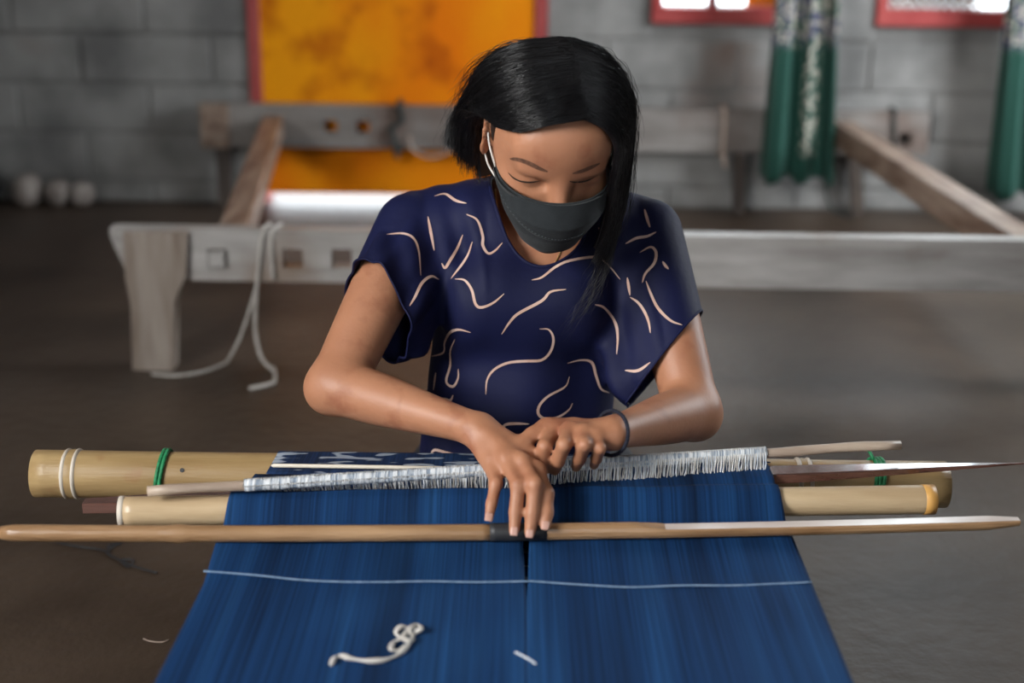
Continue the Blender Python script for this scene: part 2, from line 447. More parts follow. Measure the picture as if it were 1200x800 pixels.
def curtain(pts_top, pts_bot, Yc, zbot, folds, label, seed):
    """hanging pleated cloth with sides given at the bottom and at the window sill"""
    r = random.Random(seed); NU, NV = 90, 60; ztop = 1.72
    V = []; UV = []
    ph = r.uniform(0, 6)
    for j in range(NV + 1):
        v = j / NV; z = zbot + (ztop - zbot) * v
        k = min(1, (z - zbot) / 0.62)
        xa = pts_bot[0] + (pts_top[0] - pts_bot[0]) * k; xb = pts_bot[1] + (pts_top[1] - pts_bot[1]) * k
        for i in range(NU + 1):
            u = i / NU
            amp = 0.036 * (1 - 0.35 * k) * (0.65 + 0.35 * math.sin(5.1 * u + ph))
            y = Yc + amp * math.sin(2 * math.pi * folds * u + ph + 0.5 * math.sin(3 * v)) + 0.010 * math.sin(2 * math.pi * folds * 2.3 * u + 1.3 + v)
            zz = z + (0.012 * math.sin(2 * math.pi * folds * u + ph + 1) if j == 0 else 0)
            V.append((xa + (xb - xa) * u + 0.008 * math.sin(2 * math.pi * folds * u * 1.0 + 2), y, zz)); UV.append((u, z))
    F = [(j * (NU + 1) + i, j * (NU + 1) + i + 1, (j + 1) * (NU + 1) + i + 1, (j + 1) * (NU + 1) + i) for j in range(NV) for i in range(NU)]
    o = make('curtain', V, F, 'curtain', smooth=True, label=label, cat='curtain')
    uvl = o.data.uv_layers.new(name='uv')
    for lp in o.data.loops: uvl.data[lp.index].uv = UV[lp.vertex_index]
    md = o.modifiers.new('thick', 'SOLIDIFY'); md.thickness = 0.002
    return o
YC = WY - .17
def cx(px, py): return at_Y(px, py, YC).x
curtain((cx(908, 5), cx(984, 5)), (cx(890, 205), cx(977, 205)), YC, at_Y(935, 212, YC).z, 2.5,
        'green floral curtain hanging between the two red-framed windows', 3)
curtain((cx(1180, 5), cx(1262, 5)), (cx(1158, 225), cx(1260, 225)), YC, at_Y(1185, 231, YC).z, 2.5,
        'green floral curtain hanging in front of the lattice-screened window, above the slanted rail', 8)

# ------------------------------------------------------------------ low wooden frame behind the weaver
A = at_z(128, 267, 0.305); B = at_z(1200, 282, 0.305)
A.z = B.z = 0
fd = (B - A).normalized(); fn_ = Vector((-fd.y, fd.x, 0))     # along the rail, away from the viewer
def FR(s, n, z): p = A + fd * s + fn_ * n; return (p.x, p.y, z)
def fs(px, py):
    """distance along the front rail of a pixel on its front face"""
    d = ray(px, py); k = (A - CAM_LOC).dot(fn_) / d.dot(fn_); p = CAM_LOC + d * k
    return (p - A).dot(fd), p.z
frame = empty('loom_frame', FR(0.95, 0.8, 0), 'low weathered wooden frame with square-holed rails behind the weaver', 'frame')
RZ0, RZ1, RT = fs(400, 331)[1], 0.305, 0.045
def holed_plank(name, s0, s1, z0, z1, hs, mapfn, t, material, slant=0.0):
    m = MB(); cur = s0
    for (a, b, za, zb) in sorted(hs):
        m.box(cur, a, 0, t, z0, z1, mapfn); m.box(a, b, 0, t, z0, za, mapfn); m.box(a, b, 0, t, zb, z1, mapfn); cur = b
    m.box(cur, s1, 0, t, z0, z1, mapfn)
    if slant: m.prism([(s0, z0), (s0, z1), (s0 - slant, z1), (s0 - slant, z1 - .02)], 0, t, mapfn)
    return m.build(name, material, frame)
hz = []
for px in (255, 343, 400):
    a = fs(px - 12, 303); b = fs(px + 12, 303); c = fs(px, 292)[1]; d = fs(px, 314)[1]
    hz.append((a[0], b[0], d, c))
sL = fs(150, 300)[0]
holed_plank('front_rail', sL, 2.35, RZ0, RZ1, hz, FR, RT, 'greywood', slant=sL)
a, b, za, zb = hz[0]
MB().box(a + .004, b - .004, -.012, .05, za + .003, zb - .003, FR, ch=.003).build('tenon_peg', 'greywood', frame)
def leg(pixels, n0, n1, dz=0):
    poly = [fs(*p) for p in pixels]; poly = [(p[0], max(p[1], 0)) for p in poly]
    return MB().prism(poly, n0, n1, FR).build('leg', 'legwood', frame)
leg([(147, 270), (221, 270), (220, 322), (213, 335), (207, 350), (206, 440), (159, 440), (156, 355), (150, 325)], -0.02, 0.03)
MB().prism([(2.15, 0), (2.23, 0), (2.26, RZ1 - .004), (2.12, RZ1 - .004)], -0.02, 0.03, FR).build('leg', 'legwood', frame)
# back rail close to the wall
BY = 4.48
C0 = at_Y(236, 122, BY); C1 = at_Y(1090, 141, BY)
bz1 = 0.348; bh = 0.134
bd = Vector((C1.x - C0.x, 0, 0)); bl = bd.length
def BR(s, n, z): return (C0.x + s, BY + n, z)
def bs(px, py): p = at_Y(px, py, BY); return p.x - C0.x, p.z
bz1 = (bs(400, 120)[1] + bs(800, 132)[1]) / 2; bz0 = (bs(400, 169)[1] + bs(800, 182)[1]) / 2
hb = []
for px, py in ((387, 148), (425, 149), (1061, 163)):
    a = bs(px - 8, py)[0]; b = bs(px + 8, py)[0]; zc = bs(px, py)[1]
    hb.append((a, b, zc - .02, zc + .02))
holed_plank('back_rail', 0, bl, bz0, bz1, hb, BR, 0.045, 'shaded_rail')
for (px, lean, wd) in ((261, 0.0, .042), (866, 0.01, .034), (1000, 0.03, .04)):
    s, _ = bs(px, 200)
    MB().prism([(s - wd / 2 + lean, 0), (s + wd / 2 + lean, 0), (s + wd / 2, bz0 + .002), (s - wd / 2, bz0 + .002)], 0.003, 0.042, BR).build('leg', 'darkwood', frame)
MB().prism([(-0.004, bz0 - .004), (.085, bz0 - .004), (.085, bz1 + .004), (-0.004, bz1 + .004)], -0.014, 0.0, BR).build('end_block', 'brownwood', frame)
# side rails from front to back
def side_rail(pf, pb, wd, ht, zc_f, zc_b):
    pf = Vector((pf[0], pf[1], zc_f)); pb = Vector((pb[0], pb[1], zc_b))
    d = (pb - pf); ln = d.length; d.normalize(); sx = Vector((d.y, -d.x, 0)).normalized(); up = sx.cross(d)
    def mp(x, y, z): q = pf + sx * x + d * y + up * z; return (q.x, q.y, q.z)
    return MB().box(-wd / 2, wd / 2, 0, ln, -ht / 2, ht / 2, mp, ch=.004).build('side_rail', 'brownwood', frame)
zc = (RZ0 + RZ1) / 2 + .015
bzc = (bz0 + bz1) / 2
f1 = FR(fs(268, 300)[0], RT, 0); b1 = at_z(322, 146, bzc)
side_rail((f1[0], f1[1]), (b1.x, BY), .062, .07, zc, bzc)
f2 = FR(fs(1215, 300)[0], RT, 0); b2 = at_z(1004, 168, bzc)
side_rail((f2[0], f2[1]), (b2.x, BY), .07, .075, zc, bzc)

# white cord hanging over the front rail
cord = empty('cord', FR(fs(305, 300)[0], -.01, 0), 'white cord looped over the front rail with ends trailing on the floor', 'cord')
def onface(px, py, n=-0.008):
    s, z = fs(px, py); return Vector(FR(s, n, max(z, 0.005)))
p = [Vector(FR(fs(312, 268)[0], RT + .004, .26)), Vector(FR(fs(312, 268)[0], RT + .004, .300)), Vector(FR(fs(311, 268)[0], RT - .003, RZ1 + .0045)), Vector(FR(fs(310, 268)[0], .02, RZ1 + .004)), Vector(FR(fs(309, 268)[0], .003, RZ1 + .0045)), Vector(FR(fs(308, 268)[0], -.005, .298)), onface(307, 280), onface(304, 310), onface(301, 345), onface(300, 385), onface(306, 415), onface(318, 436), onface(322, 443)]
p += [at_z(322, 446, .005), at_z(312, 451, .005), at_z(292, 455, .005)]
MB().tube(catmull(p, 60), .0040, 7).build('strand', 'white_cord', cord, True)
p = [onface(303, 330, -.010), onface(297, 350, -.012), onface(284, 390, -.012), onface(270, 418, -.012), at_z(262, 426, .005), at_z(235, 436, .005), at_z(205, 440, .005), at_z(178, 438, .005)]
MB().tube(catmull(p, 50), .0032, 7).build('strand', 'white_cord', cord, True)
p = [Vector(FR(fs(326, 268)[0], RT + .0035, .27)), Vector(FR(fs(326, 268)[0], RT + .0035, .300)), Vector(FR(fs(325, 268)[0], RT - .003, RZ1 + .004)), Vector(FR(fs(322, 268)[0], .02, RZ1 + .0035)), Vector(FR(fs(320, 268)[0], .003, RZ1 + .004)), Vector(FR(fs(319, 268)[0], -.004, .298)), onface(318, 280, -.005), onface(319, 300), onface(321, 326)]
MB().tube(catmull(p, 30), .0034, 7).build('strand', 'white_cord', cord, True)
# dark cords on the back rail
def hung_cord(px, pixels, label, r=.006, material='dark_cord'):
    sx_ = bs(px, 140)[0]
    pts = [Vector(BR(sx_, .045 + r, bz0 - .02)), Vector(BR(sx_, .045 + r, bz1 - .012)), Vector(BR(sx_, .044, bz1 + r)), Vector(BR(sx_, .0225, bz1 + r)), Vector(BR(sx_, .001, bz1 + r)), Vector(BR(sx_, -r, bz1 - .012))]
    pts += [Vector(BR(bs(a, b)[0], -r, bs(a, b)[1])) for a, b in pixels if bs(a, b)[1] < bz1 - .018]
    return MB().tube(catmull(pts, 40), r, 7).build('hanging_cord', material, smooth=True, label=label, cat='cord')
hung_cord(468, [(466, 130), (472, 140), (458, 150), (462, 160), (466, 185)], 'dark knotted cord over the back rail before the orange door', .009)
hung_cord(1047, [(1047, 150), (1047, 170), (1046, 186)], 'dark cord hanging over the holed end of the back rail', .006)
hung_cord(848, [(848, 150), (846, 175), (850, 196)], 'pale grey cord over the back rail beside the green curtain', .007, 'lattice')
p = [at_Y(480, 160, BY - .012), at_Y(484, 175, BY - .012), at_Y(505, 184, BY - .012), at_Y(528, 176, BY - .012), at_Y(536, 160, BY - .012)]
MB().tube(catmull(p, 24), .005, 6).build('rope_loop', 'lattice', smooth=True, label='pale rope loop drooping below the back rail at the orange door', cat='rope')
p = [at_Y(970, 205, YC + .06), at_Y(968, 225, YC + .07), at_Y(976, 246, YC + .07), at_z(1000, 256, .004)]
MB().tube(catmull(p, 24), .004, 6).build('wire', 'dark_cord', smooth=True, label='thin dark wire dropping from behind the green curtain to the floor', cat='wire')

# pale lumps at the foot of the wall
def lump(px, py, rpx, label, seed):
    r = random.Random(seed); R = rpx / FPX * 4.6; c = at_z(px, py + rpx, 0)
    if c.y > WY - R - .012: c = at_Y(px, py, WY - R - .012)
    bm = bmesh.new(); bmesh.ops.create_icosphere(bm, subdivisions=4, radius=1)
    ph = [r.uniform(0, 6) for _ in range(6)]
    for v in bm.verts:
        d = 1 + .05 * math.sin(3 * v.co.x + ph[0]) + .05 * math.sin(4 * v.co.y + ph[1]) + .04 * math.sin(5 * v.co.z + ph[2]) + .02 * math.sin(11 * v.co.x + 9 * v.co.z + ph[3])
        v.co = Vector((v.co.x * R * d, v.co.y * R * d, max(v.co.z * R * d * 1.05, -R * .93)))
    V = [(c.x + v.co.x, c.y + v.co.y, v.co.z + R * .93) for v in bm.verts]; bm.verts.index_update()
    F = [[v.index for v in f.verts] for f in bm.faces]; bm.free()
    return make('stone', V, F, 'stone', smooth=True, label=label, cat='stone')
lump(31, 221, 18, 'largest dull round stone at the foot of the block wall', 1)
lump(67, 224, 15, 'pale round stone between two others by the block wall', 2)
lump(97, 219, 14, 'palest small round stone by the block wall, end of the row nearest the frame', 5)
c = at_Y(-32, 222, WY - .125)
bm = bmesh.new(); bmesh.ops.create_icosphere(bm, subdivisions=4, radius=1)
for v in bm.verts:
    d = 1 + .10 * math.sin(4 * v.co.x + 1) + .08 * math.sin(5 * v.co.z + 2) + .05 * math.sin(9 * v.co.y + 7 * v.co.x)
    v.co = Vector((v.co.x * .10 * d, v.co.y * .09 * d, max(v.co.z * .085 * d, -.07)))
bm.verts.index_update()
make('sack', [(c.x + v.co.x, c.y + v.co.y, v.co.z + .07) for v in bm.verts], [[v.index for v in f.verts] for f in bm.faces], 'blackbag', smooth=True,
     label='crumpled black bundle slumped on the floor beside the round stones', cat='bundle'); bm.free()

# threads on the floor
def floor_thread(pixels, r, material, label, n=40):
    return MB().tube(catmull([at_z(a, b, r + .0005) for a, b in pixels], n), r, 6).build('thread_scrap', material, smooth=True, label=label, cat='thread')
floor_thread([(66, 635), (90, 640), (120, 644), (128, 650), (126, 640), (134, 637), (142, 636), (132, 640), (126, 648), (140, 656), (150, 664), (156, 656), (142, 656), (160, 664), (184, 671)], .0017, 'tape',
             'tangled black thread lying on the floor beside the blue warp', 90)
floor_thread([(168, 748), (176, 751), (190, 752), (198, 749)], .0009, 'lattice', 'short pale thread scrap on the floor at the edge of the blue warp', 14)
# ------------------------------------------------------------------ the backstrap loom
def line_z(p0, p1, z0, z1):
    return at_z(p0[0], p0[1], z0), at_z(p1[0], p1[1], z1)
# cloth profile: distance from the viewer -> height, slanted slightly (left is nearer)
TL, TR = at_z(142, 599, .301), at_z(1092, 585, .301)         # shed tube axis
def tube_y(x): k = (x - TL.x) / (TR.x - TL.x); return TL.y + (TR.y - TL.y) * k
RL, RR = at_z(1, 624, .2985), at_z(1194, 610, .2985)         # pressing rod axis
def rod_y(x): k = (x - RL.x) / (RR.x - RL.x); return RL.y + (RR.y - RL.y) * k
HBL, HBR = at_z(290, 575, .318), at_z(898, 558, .313)        # where the heddle threads meet the warp
def hed_y(x): k = (x - HBL.x) / (HBR.x - HBL.x); return HBL.y + (HBR.y - HBL.y) * k
EDGE_L = [(0.30, at_z(0, 0, .28).x)]
def edges(y):
    """left and right edge of the warp at distance y"""
    pl = [(1.10, at_z(180, 800, .281)), (1.35, at_z(240, 680, .280)), (1.43, at_z(256, 632, .285)), (1.50, at_z(272, 590, .31)), (1.56, at_z(288, 574, .318))]
    pr = [(1.10, at_z(1000, 800, .281)), (1.35, at_z(951, 680, .280)), (1.43, at_z(928, 628, .285)), (1.50, at_z(912, 585, .31)), (1.56, at_z(898, 558, .313))]
    def ip(pp):
        ys = [p[0] for p in pp]; xs_ = [p[1].x for p in pp]
        return float(np.interp(y, ys, xs_))
    return ip(pl), ip(pr)
SL, SR = at_Y(99, 593, 1.525), at_Y(1206, 542.5, 1.568)      # weaving sword axis
def sword_at(x): k = (x - SL.x) / (SR.x - SL.x); return SL + (SR - SL) * k
def warp_profile(x, k):
    """k in 0..1 from the near end to the back of the shed; returns y, z"""
    ry, ty, hy = rod_y(x), tube_y(x), max(hed_y(x), tube_y(x) + .012)
    sa = sword_at(x); ze = max(.3125, sa.z + .0102)
    keys = [(0.0, .34, .284), (.42, 1.10, .281), (.60, ry - .09, .2795), (.70, ry - .015, .2865), (.74, ry + .012, .289),
            (.82, ty - .0165, .3135), (.85, ty - .010, .3195), (.90, ty, .3230), (.93, ty + .010, .3196), (.95, ty + .018, max(.3140, .3 * .3196 + .7 * ze)), (.975, max(hy, ty + .022), ze), (1.0, max(hy + .012, sa.y + .016), ze)]
    ks = [q[0] for q in keys]
    return float(np.interp(k, ks, [q[1] for q in keys])), float(np.interp(k, ks, [q[2] for q in keys]))
def cloth_z(x, y):
    ks_ = np.linspace(.70, 1.0, 61); q = [warp_profile(x, k) for k in ks_]
    return float(np.interp(y, [a[0] for a in q], [a[1] for a in q]))
warp = empty('warp_cloth', (0, 1.2, .25), 'wide indigo blue warp stretched across the loom under the rods', 'cloth')
def warp_panel(side):
    NX, NY = 70, 110; V = []
    for j in range(NY + 1):
        k = j / NY
        for i in range(NX + 1):
            u = i / NX
            y0, _ = warp_profile(0, k)
            l, r = edges(y0)
            # a slit opens under the pressing rod, closing towards the viewer
            ym = rod_y(0.018)
            g = 0.0034 * max(0.0, min(1.0, (y0 - (ym - .145)) / .13)) * (1.0 if y0 < ym else max(0, 1 - (y0 - ym) / .05))
            mid = 0.0185 + (0.004 if side > 0 else 0) * 0
            xa, xb = (l, mid - g) if side < 0 else (mid + g, r)
            x = xa + (xb - xa) * u
            y, z = warp_profile(x, k)
            z += .0012 * math.sin(x * 38 + 3 * y) * math.sin(y * 9 + x * 7) - .0025 * (g / .0034) * max(0, 1 - abs(x - mid) / .012)
            V.append((x, y, z))
    F = [(j * (NX + 1) + i, j * (NX + 1) + i + 1, (j + 1) * (NX + 1) + i + 1, (j + 1) * (NX + 1) + i) for j in range(NY) for i in range(NX)]
    o = make('warp_panel', V, F, 'warp', warp, True)
    md = o.modifiers.new('thick', 'SOLIDIFY'); md.thickness = 0.0016; md.offset = -1
    return o
warp_panel(-1); warp_panel(1)
# lower sheet of the warp, seen through the slit
V = []; NY = 24
for j in range(NY + 1):
    y = .34 + (1.56 - .34) * j / NY; l, r = edges(y)
    for i in range(13):
        V.append((l + .01 + (r - l - .02) * i / 12, y, .262 + .004 * math.sin(j * .6)))
make('lower_warp', V, [(j * 13 + i, j * 13 + i + 1, (j + 1) * 13 + i + 1, (j + 1) * 13 + i) for j in range(NY) for i in range(12)], 'woven', warp, True).modifiers.new('thick', 'SOLIDIFY').thickness = .0014
# pale marker thread across the warp
mk = []
for px, py in ((239, 671), (300, 675), (360, 680), (430, 682), (500, 681), (560, 682), (616, 681), (624, 681), (680, 685), (740, 688), (800, 686), (860, 686), (910, 684), (951, 682)):
    p = at_z(px, py, .2805); mk.append((p.x, p.y, warp_profile(p.x, np.interp(p.y, [1.10, rod_y(p.x) - .09, rod_y(p.x) - .015], [.42, .60, .70]))[1] + .0012))
MB().tube(catmull(mk, 90), .0016, 6, flat=.5).build('marker_thread', mat('pale_blue_thread', (0.10, 0.18, 0.29), (0.20, 0.29, 0.42), 60, .8, lo=.3, hi=.7, stretch=(3, 1, 1)), warp, True)
# woven part: from behind the heddle down over the cloth beam
BL, BRt = at_Y(43, 560, 1.635), at_Y(1108, 562, 1.635)
bz = (BL.z + BRt.z) / 2; BRAD = .0297
wl, wr = at_z(318, 546, .306).x, at_z(893, 540, .306).x
V = []; NU = 40; wrap_p = [(1.635 + (BRAD + .0022) * math.cos(math.radians(a)), bz + (BRAD + .0022) * math.sin(math.radians(a))) for a in np.linspace(100, -60, 14)]
def fell(x): sa = sword_at(x); return max(max(hed_y(x), tube_y(x) + .012) + .012, sa.y + .016), max(.3125, sa.z + .0102)
NP = 5 + len(wrap_p)
for j in range(NP):
    for i in range(NU + 1):
        x = wl + (wr - wl) * i / NU
        if j < 5:
            fy, fz = fell(x); k = j / 5; y = fy + (wrap_p[0][0] - fy) * k; z = fz + (wrap_p[0][1] - fz) * k
        else: y, z = wrap_p[j - 5]
        V.append((x, y, z))
def woven_z(x, y):
    fy, fz = fell(x); return fz + (wrap_p[0][1] - fz) * min(1, max(0, (y - fy) / (wrap_p[0][0] - fy)))
make('woven_cloth', V, [(j * (NU + 1) + i, j * (NU + 1) + i + 1, (j + 1) * (NU + 1) + i + 1, (j + 1) * (NU + 1) + i) for j in range(NP - 1) for i in range(NU)], 'woven', warp, True,
     label='woven indigo cloth with white ikat marks').modifiers.new('thick', 'SOLIDIFY').thickness = .0014

# bamboo cloth beam
beam = empty('cloth_beam', (BL.x / 2 + BRt.x / 2, 1.635, bz - BRAD), 'thick speckled bamboo cloth beam with green cord ties at the weaver waist', 'bamboo')
def bamboo_tube(parent, p0, p1, r, material, nodes=(), wall=.004, seg=28, ends=True, name='tube'):
    """hollow culm, slightly swollen at its nodes"""
    p0 = Vector(p0); p1 = Vector(p1); n = 60; m = MB(); d = (p1 - p0); L = d.length; dn = d.normalized()
    ks = sorted(set([i / n for i in range(n + 1)] + [q + e for q in nodes for e in (-.012, -.006, 0, .006, .012) if 0 <= q + e <= 1]))
    rad = []
    for k in ks:
        s = sum(.06 * math.exp(-((k - q) * L / .006) ** 2) for q in nodes)
        rad.append(r * (1 + s + .012 * math.sin(k * 9 + r * 300)))
    m.tube([p0 + d * k for k in ks], rad, seg, caps=False)
    nn = len(ks)
    m.tube([p0 + d * k for k in (0, .5, 1)], r - wall, seg, caps=False)
    b2 = nn * seg
    for k in range(seg):
        k2 = (k + 1) % seg
        m.f.append((k2, k, b2 + k, b2 + k2)); m.f.append(((nn - 1) * seg + k, (nn - 1) * seg + k2, b2 + 2 * seg + k2, b2 + 2 * seg + k))
    t = m.build(name, material, parent, True)
    for q in nodes:
        for e in (-.0065, .0065):
            c = p0 + d * q + dn * e; rm = MB(); pts = []
            rm.tube([c - dn * .003, c - dn * .0015, c, c + dn * .0015, c + dn * .003], [r * 1.0, r * 1.07, r * 1.085, r * 1.07, r * 1.0], seg, caps=False)
            rm.build('node_ring', 'bamboo_ring', t, True)
    # inner septum
    for k in (.03, .97):
        c = p0 + d * k; sm = MB(); sm.tube([c - dn * .001, c + dn * .001], r - wall * .9, seg); sm.build('septum', 'bamboo_grey', t)
    return t
q0 = Vector((BL.x, 1.635, bz)); q1 = Vector((BRt.x, 1.635, bz))
def kx(px, y=550): return (at_Y(px, y, 1.635).x - q0.x) / (q1.x - q0.x)
bamboo_tube(beam, q0, q1, BRAD, 'bamboo', nodes=(kx(86), kx(942, 540)))
def tie(parent, px, r, tilt, turns=3, tail=True):
    m = MB(); c = q0 + (q1 - q0) * kx(px)
    for k in range(turns):
        off = (k - (turns - 1) / 2) * .0048
        pts = []
        for i in range(33):
            a = 2 * math.pi * i / 32
            pts.append((c.x + off + tilt * math.sin(a), c.y + math.cos(a) * (r + .0022), c.z + math.sin(a) * (r + .0022)))
        m.tube(pts, .0026, 6, caps=False)
    if tail: m.tube(catmull([(c.x, c.y, c.z + r + .003), (c.x - .006, c.y + .01, c.z + r + .012), (c.x - .012, c.y + .02, c.z + r + .010)], 8), .0022, 6)
    return m.build('cord_tie', 'green_cord', parent, True)
tie(beam, 191, BRAD, .005, 2, False); tie(beam, 1023, BRAD, .006)
c = q0 + (q1 - q0) * kx(219)
a = math.radians(70)
hm = MB(); pc = Vector((c.x, c.y - BRAD * math.cos(math.radians(35)), c.z + BRAD * math.sin(math.radians(35))))
dn = Vector((0, -math.cos(math.radians(35)), math.sin(math.radians(35))))
hm.tube([pc - dn * .002, pc + dn * .0004], .0028, 10); hm.build('drill_hole', 'tape', beam)

# pale shed tube under the warp
shed = empty('shed_tube', ((TL.x + TR.x) / 2, (TL.y + TR.y) / 2, .283), 'pale smooth bamboo tube lifting the blue warp, orange-rimmed at one end', 'bamboo')
st = bamboo_tube(shed, TL, TR, .0170, 'bamboo_pale', nodes=(), wall=.003)
d = (TR - TL).normalized()
MB().tube([TR - d * .012, TR - d * .0115, TR + d * .0015, TR + d * .002], [.0170, .0178, .0178, .0145], 28, caps=False).build('end_rim', 'bamboo_rim', shed, True)
MB().tube([TL - d * .002, TL - d * .0015, TL + d * .004, TL + d * .0045], [.0145, .0175, .0175, .0170], 28, caps=False).build('end_rim', 'bamboo_ring', shed, True)

# dark wooden sword / beater in the shed, pointed at one end
d = (SR - SL); Ls = d.length; dn = d.normalized(); sv = Vector((0, 1, 0)) - dn * dn.y; sv.normalize(); uv = dn.cross(sv)
if uv.z < 0: uv = -uv
V = []; F = []; NS = 48
for j in range(NS + 1):
    k = j / NS
    wdt = .034 * min(1.0, .55 + k * 5) * (1 if k < .70 else max(.04, 1 - ((k - .70) / .30) ** 1.5))
    tk = .0135 * (1 if k < .70 else max(.12, 1 - ((k - .70) / .30) ** 1.2 * .9))
    c = SL + d * k
    for (a, b) in ((-1, -.75), (-.8, -1), (.8, -1), (1, -.7), (1, .7), (.8, 1), (-.8, 1), (-1, .75)):
        V.append(c + sv * (a * wdt / 2) + uv * (b * tk / 2))
for j in range(NS):
    for i in range(8): F.append((j * 8 + i, j * 8 + (i + 1) % 8, (j + 1) * 8 + (i + 1) % 8, (j + 1) * 8 + i))
F += [tuple(range(7, -1, -1)), tuple(NS * 8 + i for i in range(8))]
make('weaving_sword', V, F, 'batten', label='long dark polished weaving sword tapering to a sharp point', cat='sword')

# heddle rod with its white string leashes
HL, HR = at_z(173, 575.5, .332), at_z(1055, 520.5, .346)
hed = empty('heddle_rod', ((HL.x + HR.x) / 2, (HL.y + HR.y) / 2, .31), 'thin slanted heddle rod strung with a row of white threads', 'heddle')
def hp(x):
    k = (x - HL.x) / (HR.x - HL.x); return HL + (HR - HL) * k
n = 40
MB().tube([HL + (HR - HL) * (i / n) + Vector((0, 0, .0008 * math.sin(i * .9))) for i in range(n + 1)], [.0058 + .0004 * math.sin(i * 1.7) for i in range(n + 1)], 12).build('rod', 'bamboo_grey', hed, True)
xl, xr = at_z(287, 566, .335).x, at_z(897, 530, .343).x
lb = MB(); lb2 = MB(); r = random.Random(4); NT = 480
for i in range(NT):
    x = xl + (xr - xl) * (i + r.uniform(-.3, .3)) / NT
    top = hp(x); x2 = x + r.gauss(0, .0011)
    by_ = max(hed_y(x2), tube_y(x2) + .006) + r.uniform(-.003, .003) - .006
    bt = Vector((x2, by_, cloth_z(x2, by_) - .0006))
    rad = r.uniform(.0005, .00095)
    pts = [top + Vector((0, .0072, .001)), top + Vector((0, 0, .0077)), top + Vector((0, -.0075, .0015)), top * .45 + bt * .55 + Vector((r.gauss(0, .001), -.003, 0)), bt]
    (lb if i % 2 else lb2).tube(pts, rad, 4, caps=False)
MB().tube([hp(xl + (xr - xl) * i / 60) for i in range(61)], [.0073 + .0003 * math.sin(i * 2.1) for i in range(61)], 10).build('cord_wrap', 'wrap', hed, True)
lb.build('string_leashes', 'leash', hed, True, kind='stuff')
lb2.build('string_leashes', 'white_cord', hed, True, kind='stuff')
# thin pale stick on the woven cloth
p0, p1 = at_z(318, 546.5, .3115), at_z(600, 550.5, .3135)
for q_ in (p0, p1): q_.z = woven_z(q_.x, q_.y) + .0030
MB().tube([p0, p0 + (p1 - p0) * .01, p0 + (p1 - p0) * .5, p1], [.0012, .0026, .0026, .0022], 8).build('weft_stick', 'palestick', smooth=True,
    label='thin pale split stick lying on the patterned woven cloth', cat='stick')

# pressing rod in front, half of it shaved flat, taped in the middle
rod = empty('pressing_rod', ((RL.x + RR.x) / 2, RL.y / 2 + RR.y / 2, .285), 'long brown cane rod across the blue warp, black tape wrapped round its middle', 'rod')
d = RR - RL; dn = d.normalized()
def rp(k):
    sag = 4 * k * (1 - k)
    return RL + d * k + Vector((0, -.012 * sag, -.0008 * sag))
def rk(px): return (at_z(px, 620, .2985).x - RL.x) / d.x
ks = np.linspace(0, rk(578), 40); nodes = (rk(213),)
MB().tube([rp(k) for k in ks], [(.0094 + .0016 * math.exp(-((k - nodes[0]) / .006) ** 2) - .0022 * max(0, 1 - k / .012)) for k in ks], 14).build('cane', 'stick', rod, True)
ks = np.linspace(rk(574), rk(640), 10)
MB().tube([rp(k) for k in ks], .0102, 16).build('tape_wrap', 'tape', rod, True)
# right half: a cane with a flat shaved upper face
V = []; F = []; S = 14; ks = np.linspace(rk(636), 1, 48)
top_i = []
for j, k in enumerate(ks):
    c = rp(k); r_ = .0094 * (1 if k < .97 else 1 - (k - .97) / .03 * .4)
    flat = min(1, max(0, (k - rk(735)) / .04))
    for i in range(S):
        a = 2 * math.pi * i / S
        y, z = -math.sin(a) * r_, math.cos(a) * r_
        lim = r_ * (1 - .62 * flat)
        zz = min(z, lim)
        V.append(c + Vector((0, y * (1 + .05 * flat), zz)))
for j in range(len(ks) - 1):
    for i in range(S): F.append((j * S + i, j * S + (i + 1) % S, (j + 1) * S + (i + 1) % S, (j + 1) * S + i))
F += [tuple(range(S - 1, -1, -1)), tuple((len(ks) - 1) * S + i for i in range(S))]
cane2 = make('cane', V, F, 'stick', rod, False)
V = []; F = []; ks2 = [k for k in ks if k >= rk(752)]
for j, k in enumerate(ks2):
    c = rp(k); r_ = .0094 * (1 if k < .97 else 1 - (k - .97) / .03 * .4); wv = r_ * .80 * (1 if j else .45); e = .0004
    for (y, z) in ((-wv, 0), (wv, 0), (wv, -.002), (-wv, -.002)): V.append(c + Vector((0, y, r_ * .38 + e + z)))
for j in range(len(ks2) - 1):
    for i in range(4): F.append((j * 4 + i, (j + 1) * 4 + i, (j + 1) * 4 + (i + 1) % 4, j * 4 + (i + 1) % 4))
F += [(0, 1, 2, 3), tuple(len(V) - 4 + i for i in (3, 2, 1, 0))]
make('shaved_face', V, F, 'stick_cut', cane2)

